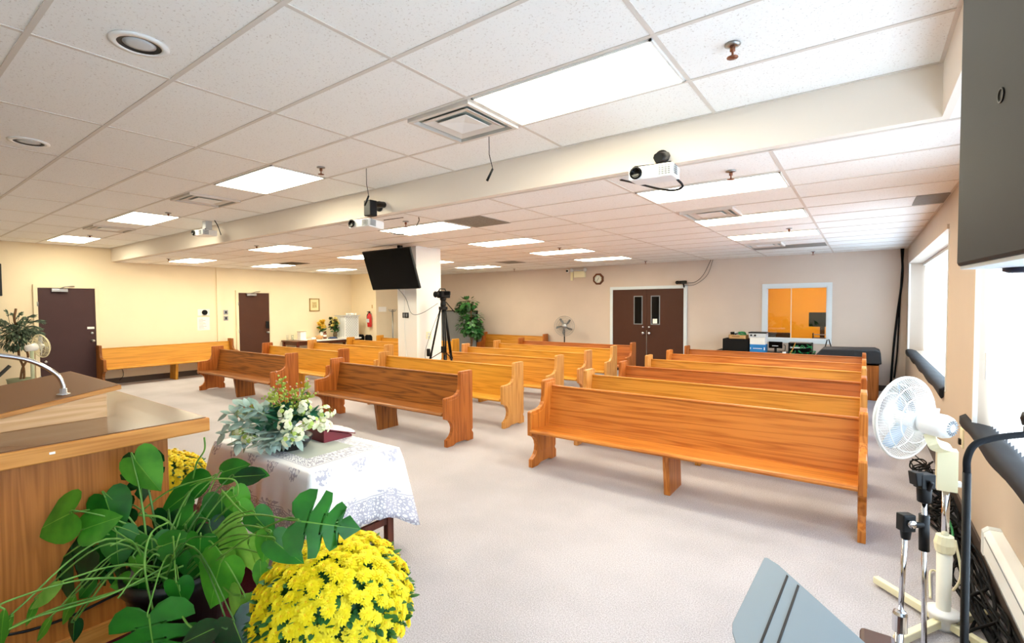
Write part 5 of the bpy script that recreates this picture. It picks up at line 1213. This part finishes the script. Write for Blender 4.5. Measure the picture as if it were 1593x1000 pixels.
for a, b_, c_, ln, r_ in ((-.75, .5, .30, .30, .05), (-.6, .8, .1, .28, .045), (-.9, .1, .45, .34, .05), (-.3, .9, .35, .24, .045), (-.2, .6, .7, .22, .05), (-.55, .3, .65, .27, .05), (.9, .5, .05, .34, .035), (.7, .8, -.05, .30, .035), (-.45, 1.0, -.05, .27, .04), (.95, .1, .35, .38, .03), (-.95, .4, .2, .36, .045)):
    dv = (Lf*a+Tw*b_+Up*c_).normalized()
    tube(bcr, [ctr, ctr+dv*ln*.8], .004, 5, mi=1)
    for k in range(46):
        u = rd.uniform(-1.5, 1); wv = (1-abs(u)/2.0)*r_; a_ = rd.uniform(0, 6.28); s1 = frame_of(dv); P_ = ctr+dv*(ln+u*r_*1.1)+(s1[0]*math.cos(a_)+s1[1]*math.sin(a_))*wv
        nn = (P_-(ctr+dv*(ln-r_))).normalized(); leaf(bcr, P_, frame_of(nn)[0], nn, .031, OVAL, 2.0, .1, .2, mi=rd.choice([0, 0, 0, 1]), seg=1)
part('silver_leaves', bsil, SIL, t); part('dark_leaves', bdk, DKG, t); part('berry_sprigs', bsp, [OLV, LIME, BER], t); part('cream_blossoms', bcr, [CRM, LIME], t)

# ------------------------------------------------------------------ big potted trees
def tree(name, label, base, potr, poth, potm, trunk, clumps, lf, n, size, shape=OVAL, seed=1, wd=1.2, mats=None):
    rd = random.Random(seed); base = Vector(base); t = thing(name, label, 'plant', base)
    bm = BM(); lathe(bm, [(0, .006), (potr*.75, 0), (potr, poth*.95), (potr*1.06, poth), (potr*.92, poth), (potr*.85, poth*.85), (0, poth*.85)], base, 28); part('pot', bm, potm, t)
    bm = BM()
    for tr in trunk: tube(bm, spline([base+Vector(p_) for p_ in tr], 6), [.024]*6+[.018]*40 if False else .02, 7)
    part('trunk', bm, bark, t)
    bm = BM()
    for k in range(n):
        c_, R_ = rd.choice(clumps); v = Vector((rd.gauss(0, 1), rd.gauss(0, 1), rd.gauss(0, 1))).normalized()*rd.uniform(.45, 1)**.6
        P_ = base+Vector(c_)+Vector((v.x*R_[0], v.y*R_[1], v.z*R_[2])); d_ = (v+Vector((0, 0, -.45))).normalized()
        leaf(bm, P_, d_, Vector((v.x*.5, v.y*.5, 1)), size*rd.uniform(.7, 1.2), shape, wd, .2, .3, mi=rd.choice([0, 0, 1]), seg=1)
    part('foliage', bm, mats or [LD, LM], t)
    return t
G1 = leafmat('fig_dark', '#1f4a25', '#2f6630', .4, .15); G2 = leafmat('fig_mid', '#3a7438', '#58924c', .4, .2)
tree('potted_fig_tree', 'tall potted fig tree by the back wall in front of the grey divider', (-10.18, 11.8, 0), .2, .32, M['base'], [[(0, 0, .25), (.02, 0, .7), (-.02, 0, 1.1), (.02, .02, 1.6), (-.05, 0, 2.0)], [(.02, 0, .5), (.08, .02, .9), (.15, .02, 1.3)]],
     [((-.12, 0, 1.93), (.36, .3, .17)), ((-.35, 0, 1.75), (.2, .2, .12)), ((.02, 0, 1.45), (.42, .34, .3)), ((.05, 0, 1.15), (.38, .32, .25)), ((-.15, 0, 1.2), (.36, .3, .3)), ((.25, 0, 1.1), (.2, .2, .25))], LD, 900, .13, OVAL, 3, 1.4, [G1, G2])
SG1 = leafmat('olive_dark', '#26352b', '#3d5140', .6, .1); SG2 = leafmat('olive_grey', '#4f6650', '#6f8468', .6, .1)
t = tree('potted_olive_tree', 'potted tree with thin dark leaves beside the plum door on the left', (-14.2, 2.16, 0), .2, .40, mat('sage_pot', '#8d9477', .6), [[(0, 0, .3), (.0, .04, .6), (.02, .13, .85), (.0, .06, 1.1)], [(.03, .05, .3), (.0, .06, .6), (-.03, .0, .9), (0, .02, 1.3), (.02, -.05, 1.6), (0, -.02, 1.85)]],
     [((0, -.02, 1.35), (.3, .26, .22)), ((0, .02, 1.15), (.3, .30, .16)), ((0, .1, 1.4), (.22, .22, .2)), ((0, -.1, 1.2), (.22, .25, .2))], LD, 900, .085, LANCE, 8, 1.5, [SG1, SG2])
bm = BM(); rd = random.Random(2)
for k in range(46):
    a = rd.uniform(-.4, PI+.4); b0 = Vector((-14.2+rd.uniform(-.15, .15), 2.16+rd.uniform(-.12, .12), 1.3+rd.uniform(-.1, .2))); d_ = Vector((rd.uniform(-.2, .3), math.cos(a)*.9, math.sin(a)*.55+.1)); ln = rd.uniform(.3, .5)
    pts = spline([b0, b0+d_*ln*.6+Vector((0, 0, .07)), b0+d_*ln*1.05+Vector((0, 0, -.02))], 6); tube(bm, pts, .004, 4, mi=0)
    for i in range(4, len(pts)-1):
        for s in (-1, 1): leaf(bm, pts[i], (pts[i+1]-pts[i]).normalized()+Vector((0, .3*s, s*.4)), Vector((1, 0, .4)), .055, LANCE, 1.3, .1, .2, mi=rd.choice([0, 1]), seg=1)
part('twigs', bm, [SG1, SG2], t)
# yellow flowers on the side table
def vase_flowers(name, label, c, h, r, vm, cols, seed, n, spread, lh):
    rd = random.Random(seed); c = Vector(c); t = thing(name, label, 'flowers', c)
    bm = BM(); lathe(bm, [(0, .004), (r*.7, 0), (r, h*.5), (r*.75, h), (r*.6, h), (r*.7, h*.5), (0, .02)], c, 18); part('vase', bm, vm, t)
    bm = BM(); bf = BM()
    for k in range(n):
        v = Vector((rd.gauss(0, .5), rd.gauss(0, .5), rd.uniform(.2, 1))); P_ = c+Vector((v.x*spread, v.y*spread, h+v.z*lh)); tube(bm, [c+Vector((0, 0, h*.9)), P_], .004, 4)
        for q in range(2): leaf(bm, P_-Vector((0, 0, .07+.05*q)), Vector((rd.uniform(-1, 1), rd.uniform(-1, 1), rd.uniform(-.3, .5))), Vector((.5, -.5, 1)), rd.uniform(.07, .12), OVAL, 1.2, .2, .3, seg=1)
        mi = rd.randrange(len(cols))
        for q in range(12):
            a = q*1.05; leaf(bf, P_, Vector((math.cos(a), math.sin(a), .9 if q > 5 else .1)), Vector((.4, -.6, 1)), .075, OVAL, 1.5, .1, -.2, mi=mi, seg=1)
    part('leaves', bm, G1, t); part('blooms', bf, cols, t); return t
vase_flowers('flower_vase', 'vase of yellow flowers on the side table', (-14.5, 9.32, ZT), .22, .06, M['plastic'], [mat('sunny_yellow', '#e9b820', .6), mat('butter_yellow', '#f0d25a', .6)], 6, 22, .12, .36)
vase_flowers('flower_vase', 'dark floral bouquet in a vase before the lattice box', (-14.15, 9.58, ZT), .2, .07, mat('bronze_vase', '#5a4a30', .4), [mat('dark_plum_petal', '#4a2a22', .6), mat('pale_yellow_petal', '#e6d68a', .6), mat('olive_petal', '#4a5522', .6)], 12, 34, .11, .46)
# small desk fan on a stand beside the olive tree
ft = fan('standing_fan', 'small white fan standing beside the plum door, turned away', (-13.2, 2.32, 1.11), Vector((-.35, .9, .12)), .23, (M['ivory'], M['lightgrey'], M['plastic']), None, (-13.2, 2.2, 0), 40, 4)
bm = BM(); lathe(bm, [(0, -.26), (.06, -.24), (.075, -.1), (.06, -.07), (0, -.07)], (-13.2, 2.32, 1.11), 18, Vector((-.35, .9, .12))); part('motor', bm, M['plastic'], ft)
bm = BM(); tube(bm, [(-13.16, 2.18, .45), (-13.16, 2.18, 1.08)], .03, 8); part('neck', bm, mat('pale_green_plastic', '#c6d3b4', .5), ft)
bm = BM(); tube(bm, [(-13.16, 2.18, .03), (-13.16, 2.18, .5)], .018, 8); lathe(bm, [(.2, 0), (.2, .025), (.03, .05), (0, .05)], (-13.16, 2.18, 0), 24); part('base', bm, M['darkgrey'], ft)

# ------------------------------------------------------------------ big white fan by the windows
FP = Vector((.39, 3.65, 0)); hub = dp(1413, 648, 2.72); ax = Vector((-.80, .55, .10)).normalized()
mot = dp(1458, 661, 2.66)
ax = Vector((-.80, .60, .02)).normalized()
hub = mot+ax*.165
ft = fan('floor_fan', 'white pedestal fan with ivory post beside the window wall', hub, ax, .235, (M['plastic'], mat('pale_blue_blade', '#c9dcf0', .3, trans=.35), M['plastic']), None, FP, 84, 3)
bm = BM(); lathe(bm, [(0, -.135), (.03, -.133), (.055, -.12), (.064, -.095), (.064, -.02), (.06, .0), (.05, .02), (0, .02)], mot+ax*.06, 28, ax); mh = part('motor_housing', bm, M['plastic'], ft)
bm = BM(); c_ = mot-ax*.074
for k in range(16):
    a = k*PI/8; x_, y_ = frame_of(ax); obox(bm, c_+(x_*math.cos(a)+y_*math.sin(a))*.032, x_*math.cos(a)+y_*math.sin(a), ax, ax.cross(x_*math.cos(a)+y_*math.sin(a)), .010, .002, .003)
part('motor_slots', bm, M['grey'], mh)
bm = BM(); lathe(bm, [(0, 0), (.008, 0), (.01, .03), (0, .032)], mot+Vector((0, 0, .06)), 10); part('oscillation_knob', bm, M['plastic'], mh)
nk = [mot+Vector((0, 0, -.07)), mot+Vector((.0, .0, -.12)), FP+Vector((.0, 0, 1.02)), FP+Vector((0, 0, .80))]
bm = BM(); tube(bm, spline([mot+Vector((-.03, .02, -.06)), mot+Vector((-.01, .01, -.11)), FP+Vector((-.005, 0, 1.03)), FP+Vector((0, 0, .98))], 5), .035, 4, smooth=False)
box(bm, FP.x-.045, FP.x+.045, FP.y-.04, FP.y+.04, .80, 1.03); cn = part('control_neck', bm, M['ivory'], ft, .008)
bm = BM(); box(bm, FP.x+.045, FP.x+.062, FP.y-.03, FP.y+.0, .83, .86); part('switch', bm, M['plastic'], cn, .004)
bm = BM(); tube(bm, [FP+Vector((0, 0, .45)), FP+Vector((0, 0, .82))], .018, 12); part('inner_pole', bm, M['chrome'], ft)
bm = BM(); lathe(bm, [(.03, 0), (.033, .09), (.036, .44), (.03, .44), (0, .44)], FP, 20); part('outer_pole', bm, mat('white_pole', '#ecebe0', .4), ft)
bm = BM(); lathe(bm, [(.04, .44), (.045, .45), (.05, .49), (.045, .51), (.04, .535), (.02, .54), (0, .54)], FP, 14, smooth=False); part('clamp_collar', bm, M['ivory'], ft)
bm = BM(); lathe(bm, [(.05, .0), (.058, .02), (.065, .075), (.082, .085), (.08, .10), (.035, .11), (0, .11)], FP, 24); part('base_hub', bm, M['plastic'], ft)
for a in (2.36, -2.12, .79, -.79):
    d_ = Vector((math.cos(a), math.sin(a), 0)); l_ = .40
    if d_.x > 0: l_ = .33
    bm = BM(); obox(bm, FP+d_*(l_/2+.03)+Vector((0, 0, .04)), d_, d_.cross(Vector((0, 0, 1))), Vector((0, 0, 1)), l_/2, .02, .022); part('foot_bar', bm, M['ivory'], ft, .005)

# ------------------------------------------------------------------ chrome mic stand, black boom pole, music stand, hung loudspeaker
MS = Vector((.108, 2.129, 0))
t = thing('microphone_stand', 'chrome microphone stand with its boom folded upright', 'microphone stand', MS)
cl = Vector((.128, 2.16, 1.085))
bm = BM(); tube(bm, [MS+Vector((0, 0, .03)), Vector((.116, 2.138, .76))], .013, 12); part('lower_tube', bm, M['chrome'], t)
bm = BM(); tube(bm, [Vector((.116, 2.138, .74)), cl], .008, 12); part('upper_tube', bm, M['chrome'], t)
bm = BM(); lathe(bm, [(.014, -.045), (.022, -.04), (.022, .02), (.018, .03), (.012, .035), (0, .035)], (.116, 2.138, .755), 18, smooth=False); part('height_collar', bm, M['chrome'], t)
bm = BM(); obox(bm, cl+Vector((0, 0, .01)), cr, fw, Vector((0, 0, 1)), .022, .018, .03); tube(bm, [cl+Vector((0, 0, -.05)), cl], [.014, .02], 10); tube(bm, [cl, cl+cr*.06], .011, 8); bc = part('boom_clutch', bm, M['black'], t, .004)
bm = BM(); lathe(bm, [(.012, 0), (.014, .012), (0, .014)], cl+Vector((0, 0, .012))-fw*.018, 12, -fw); part('wing_screw', bm, M['chrome'], bc)
bx = dp(1437, 900, 1.705)
def bxp(y): p_ = dp(1437.5, y, 1.705); return p_
bm = BM(); tube(bm, [bxp(1060), bxp(775)], .0078, 12); part('boom_arm', bm, M['chrome'], t)
bm = BM(); tube(bm, [bxp(856), bxp(800)], .0155, 12); part('boom_grip', bm, M['black'], t)
b0 = bxp(772)
bm = BM(); tube(bm, [b0+Vector((0, 0, -.02)), b0+Vector((0, 0, .03))], [.020, .022], 12)
q0 = b0+Vector((0, 0, .03)); prism(bm, [(-.022, 0), (.022, 0), (.026, .05), (-.022, .058), (-.045, .058), (-.036, .02)], 1, -.02, .02) if False else None
obox(bm, q0+Vector((0, 0, .026)), cr, fw, Vector((0, 0, 1)), .024, .02, .026)
obox(bm, q0+Vector((0, 0, .034))-cr*.028, cr, fw, (Vector((0, 0, 1))-cr*.15).normalized(), .014, .018, .024)
tube(bm, [q0+Vector((0, 0, -.01))-fw*.012, q0+Vector((0, 0, .03))-fw*.030], .008, 8)
part('microphone_clip', bm, M['black'], t, .004)
bm = BM()
for k in range(3):
    a = k*2*PI/3+.5; tube(bm, [MS+Vector((0, 0, .06)), MS+Vector((.19*math.cos(a), .19*math.sin(a), .012))], .012, 8)
part('tripod_legs', bm, M['black'], t)
BP = Vector((.245, 1.806, 0))
t = thing('boom_pole', 'black pole with bent top beside the near window', 'stand', BP)
tp = [dp(1504, 735, 1.35), dp(1505, 712, 1.35), dp(1516, 692, 1.36), dp(1540, 683, 1.36), dp(1570, 678, 1.36), dp(1640, 672, 1.37)]
bm = BM(); tube(bm, [BP+Vector((0, 0, .02)), tp[0]], .0095, 12); part('upright', bm, M['black'], t)
bm = BM(); tube(bm, [tp[0]-Vector((0, 0, .03))]+spline(tp, 6), .0088, 10); part('bent_arm', bm, M['softblack'], t)
bm = BM(); c_ = dp(1604, 652, 1.365); lathe(bm, [(0, -.02), (.018, -.018), (.022, 0), (.018, .018), (0, .02)], c_, 14); c2 = dp(1606, 670, 1.365); lathe(bm, [(0, -.014), (.018, -.01), (.018, .01), (0, .014)], c2, 14); tube(bm, [c_, dp(1612, 674, 1.366)], .006, 6); part('clamp_knobs', bm, M['black'], t)
bm = BM(); lathe(bm, [(.12, 0), (.12, .02), (.02, .035), (0, .035)], BP, 28); part('round_base', bm, M['black'], t)
# music stand
t = thing('music_stand', 'grey music stand desk with two grooves at the bottom edge', 'music stand', (-.05, 1.0, 0))
z_ = 1.24; A_ = at(1192, 862, 2, z_); B_ = at(1132, 985, 2, z_-.03); D_ = at(1345, 1000, 2, z_)
e1 = (B_-A_); e2 = (D_-A_).normalized(); W_ = .56
nrm = e1.cross(e2).normalized()
if nrm.z < 0: nrm = -nrm
def dk(u, v, w=0): return A_+e1*u+e2*v*W_+nrm*w
bm = BM()
rc = [(.02, .05), (0, .09), (0, .5), (0, 1), (1, 1), (1, .5), (1, .06), (.96, .02), (.9, 0), (.06, 0), (.03, .02)]
lo = [bm.verts.new(dk(u, v, -.002)) for u, v in rc]; hi = [bm.verts.new(dk(u, v, .002)) for u, v in rc]
bm.faces.new(lo[::-1]); bm.faces.new(hi)
for k in range(len(rc)): bm.faces.new((lo[k], lo[(k+1) % len(rc)], hi[(k+1) % len(rc)], hi[k]))
part('desk', bm, mat('blue_grey_desk', '#7b8b96', .45), t, .001)
bm = BM()
for v in (.155, .225):
    q = [dk(.03, v, .0022), dk(1, v, .0022), dk(1, v+.012, .0022), dk(.03, v+.012, .0022)]; q2 = [p_+nrm*.001 for p_ in q]
    vv = [bm.verts.new(p_) for p_ in q+q2]
    bm.faces.new(vv[:4]); bm.faces.new(vv[4:])
    for k in range(4): bm.faces.new((vv[k], vv[(k+1) % 4], vv[4+(k+1) % 4], vv[4+k]))
part('grooves', bm, M['darkgrey'], t)
bm = BM(); cdk = dk(.5, .55, -.004); tube(bm, [Vector((cdk.x, cdk.y, .04)), cdk-nrm*.03, cdk], .013, 10); part('post', bm, M['black'], t)
bm = BM()
for k in range(3):
    a = k*2*PI/3+.2; tube(bm, [Vector((cdk.x, cdk.y, .1)), Vector((cdk.x+.25*math.cos(a), cdk.y+.25*math.sin(a), .012))], .01, 8)
part('tripod_legs', bm, M['black'], t)
o_ = thing('leather_case', 'brown leather corner sticking up beside the music stand', 'case', (.12, 1.4, 0))
cA = dp(1362, 985, 1.5); bm = BM(); box(bm, cA.x-.04, cA.x+.05, cA.y-.16, cA.y+.02, 0, cA.z); part('case_body', bm, mat('brown_leather', '#4a2b22', .5), o_, .012)
# loudspeaker hanging at the right edge
P0 = Vector((.168, 1.502, 1.935)); d1 = Vector((.139, -.99, 0)).normalized(); d2 = Vector((.99, .139, 0)).normalized()
t = thing('hanging_loudspeaker', 'large dark grey loudspeaker hanging from the ceiling at the right edge', 'loudspeaker', P0)
Ls, Ws, Hs = .62, .34, .78
def sp(a, b_, c_): return P0+d1*a+d2*b_+Vector((0, 0, c_))
bm = BM(); obox(bm, sp(Ls/2, Ws/2, Hs/2+.006), d1, d2, Vector((0, 0, 1)), Ls/2, Ws/2, Hs/2); part('cabinet', bm, M['darkgrey'], t, .008)
bm = BM(); obox(bm, sp(Ls/2, Ws/2, .003), d1, d2, Vector((0, 0, 1)), Ls/2-.006, Ws/2-.006, .004); part('bottom_plate', bm, M['lightgrey'], t)
cc = dp(1558, 148, 1.0); k_ = (P0+d2*0-EYE).dot(d2)/ray(1558, 148).dot(d2); hc = EYE+ray(1558, 148)*k_
bm = BM(); lathe(bm, [(.014, 0), (.014, .002), (.011, .002), (.009, -.004), (0, -.004)], hc, 18, -d2); part('screw_hole', bm, M['black'], t)
bm = BM(); lathe(bm, [(.03, 0), (.03, -.008), (.02, -.012), (0, -.012)], sp(.03, .10, 0), 20); part('foot_knob', bm, mat('navy_rubber', '#10152e', .5), t)
bm = BM(); tube(bm, [sp(.2, .17, Hs), Vector((sp(.2, .17, 0).x, sp(.2, .17, 0).y, HU if sp(.2, .17, 0).x < .36 else HL))], .02, 8); part('hanging_rod', bm, M['black'], t)
# ------------------------------------------------------------------ heater, sill rolls, cables along the window wall
t = thing('baseboard_heater', 'white baseboard heater along the window wall', 'heater', (.66, 2.0, .3))
bm = BM(); prism(bm, [(.615, .30), (.615, .44), (.64, .465), (.70, .465), (.70, .30)], 1, -1.0, 4.10); part('cover', bm, M['plastic'], t, .004)
bm = BM(); prism(bm, [(.612, .297), (.612, .442), (.638, .468), (.70, .468), (.70, .297)], 1, 4.09, 4.15); part('end_cap', bm, M['lightgrey'], t, .004)
bm = BM(); box(bm, .612, .616, -.9, 4.05, .31, .318); box(bm, .612, .616, -.9, 4.05, .425, .432); part('air_slots', bm, M['grey'], t)
def sillroll(name, y0, y1, z, label, seed):
    rd = random.Random(seed); bm = BM(); n = int((y1-y0)/.09); rings = []
    for k in range(n+1):
        y = y0+(y1-y0)*k/n; dr = .085+.014*math.sin(k*.45+seed)+rd.uniform(-.004, .004)
        pr = [(XR+.12, z+.005), (XR+.06, z+.020+.006*math.sin(k*1.1)), (XR-.005, z+.028), (XR-.038-rd.uniform(0, .003), z+.005), (XR-.04, z-dr*.6), (XR-.022, z-dr), (XR-.005, z-dr*.8), (XR-.004, z-.003), (XR+.12, z-.0)]
        rings.append([bm.verts.new((px, y, pz)) for px, pz in pr])
    for a, b_ in zip(rings, rings[1:]):
        for q in range(9):
            f = bm.faces.new((a[q], a[(q+1) % 9], b_[(q+1) % 9], b_[q])); f.smooth = True
    bm.faces.new(rings[0]); bm.faces.new(rings[-1][::-1])
    return tag(part(name, bm, mat('navy_cloth_%d' % seed, '#10131c', .75, spec=.4), None), label, 'cloth')
sillroll('sill_cloth', 6.85, 12.2, W1[2], 'crumpled black cloth laid along the far window sill', 1)
sillroll('sill_cloth', .65, 5.5, W2[2], 'black cloth laid along the near window sill', 2)
bm = BM(); rd = random.Random(13)
for k in range(17):
    x_ = rd.uniform(.40, .62); pts = []
    y_ = 2.2+rd.uniform(-.4, .3)
    while y_ < 7.2+rd.uniform(-1, 1.2):
        pts.append(Vector((min(.672, .575+rd.uniform(-.13, .11)), y_, .012+rd.uniform(0, .10))))
        y_ += rd.uniform(.35, .7)
    if len(pts) > 3: tube(bm, spline(pts, 5), rd.choice([.006, .008, .010]), 5)
for k in range(12):
    c_ = Vector((.52+rd.uniform(-.05, .08), 5.0+k*.16, .08)); pts = [c_+Vector((.07*math.cos(j*1.26+k), .10*math.sin(j*1.26+k), .05*math.sin(j*.9)+.03)) for j in range(9)]; tube(bm, spline(pts, 5), .008, 5)
o_ = tag(part('cable_tangle', bm, M['softblack'], None), 'tangle of black cables on the carpet along the window wall', 'cables', kind='stuff')
cable('white_cable', [(.44, 3.70, .50), (.47, 3.72, .3), (.46, 3.9, .12), (.50, 4.2, .03), (.40, 4.35, .02), (.36, 3.95, .015)], .007, M['ivory'], 'white power cord trailing behind the white fan')
cable('green_cable', [(.48, 4.4, .12), (.55, 4.75, .15), (.57, 5.1, .13)], .008, M['green'], 'short green cord among the black cables by the wall')
t = thing('outlet', 'cream wall outlet with a black plug below the near window', 'outlet', (XR, 5.65, .72))
bm = BM(); box(bm, XR-.012, XR, 5.55, 5.68, .62, .78); pl_ = part('plate', bm, M['ivory'], t, .003)
bm = BM(); box(bm, XR-.03, XR-.012, 5.59, 5.64, .64, .69); part('plug', bm, M['black'], pl_, .004)
# ================================================================== LIGHT, CAMERA, SCALE
w = bpy.data.worlds.new('world'); bpy.context.scene.world = w; w.use_nodes = True
bg = w.node_tree.nodes['Background']; bg.inputs[0].default_value = (.80, .90, 1.0, 1); bg.inputs[1].default_value = 1.8
def area(name, loc, rot, sx, sy, power, col):
    l = bpy.data.lights.new(name, 'AREA'); l.shape = 'RECTANGLE'; l.size = sx; l.size_y = sy; l.energy = power; l.color = col
    o = bpy.data.objects.new(name, l); C.objects.link(o); o.location = loc; o.rotation_euler = rot; o['kind'] = 'helper'; return o
# daylight standing outside the two windows
area('daylight_far', (XR+.9, (W1[0]+W1[1])/2, 2.0), (0, math.radians(100), PI), 2.0, 5.2, 300, (.68, .84, 1)).rotation_euler = (0, math.radians(-80)+0, 0)
area('daylight_near', (XR+.9, (W2[0]+W2[1])/2, 2.0), (0, 0, 0), 2.0, 7.2, 370, (.68, .84, 1)).rotation_euler = (0, math.radians(-80), 0)
for o in bpy.data.objects:
    if o.type == 'LIGHT': o.rotation_euler = (0, math.radians(82), 0)   # face -X and a little down

cam = bpy.data.cameras.new('camera'); co = bpy.data.objects.new('camera', cam); C.objects.link(co)
cam.sensor_width = 36; cam.lens = F/1593*36; cam.sensor_fit = 'HORIZONTAL'; cam.clip_start = .05
co.matrix_world = Matrix.Translation(EYE) @ Matrix((cr, cu, -fw)).transposed().to_4x4()
bpy.context.scene.camera = co
bpy.context.view_layer.update()
for o in list(bpy.data.objects):
    if o.parent is None:
        o.location = o.location*S
        if o.type != 'CAMERA': o.scale = o.scale*S
sc = bpy.context.scene
sc.view_settings.view_transform = 'Standard'; sc.view_settings.look = 'None'; sc.view_settings.gamma = 1; sc.view_settings.exposure = 0.70
sc.view_settings.use_curve_mapping = False
sc.cycles.max_bounces = 10; sc.cycles.diffuse_bounces = 6; sc.cycles.transmission_bounces = 8; sc.cycles.transparent_max_bounces = 16
sc.cycles.use_denoising = True; sc.cycles.caustics_reflective = False; sc.cycles.caustics_refractive = False; sc.cycles.sample_clamp_indirect = 6
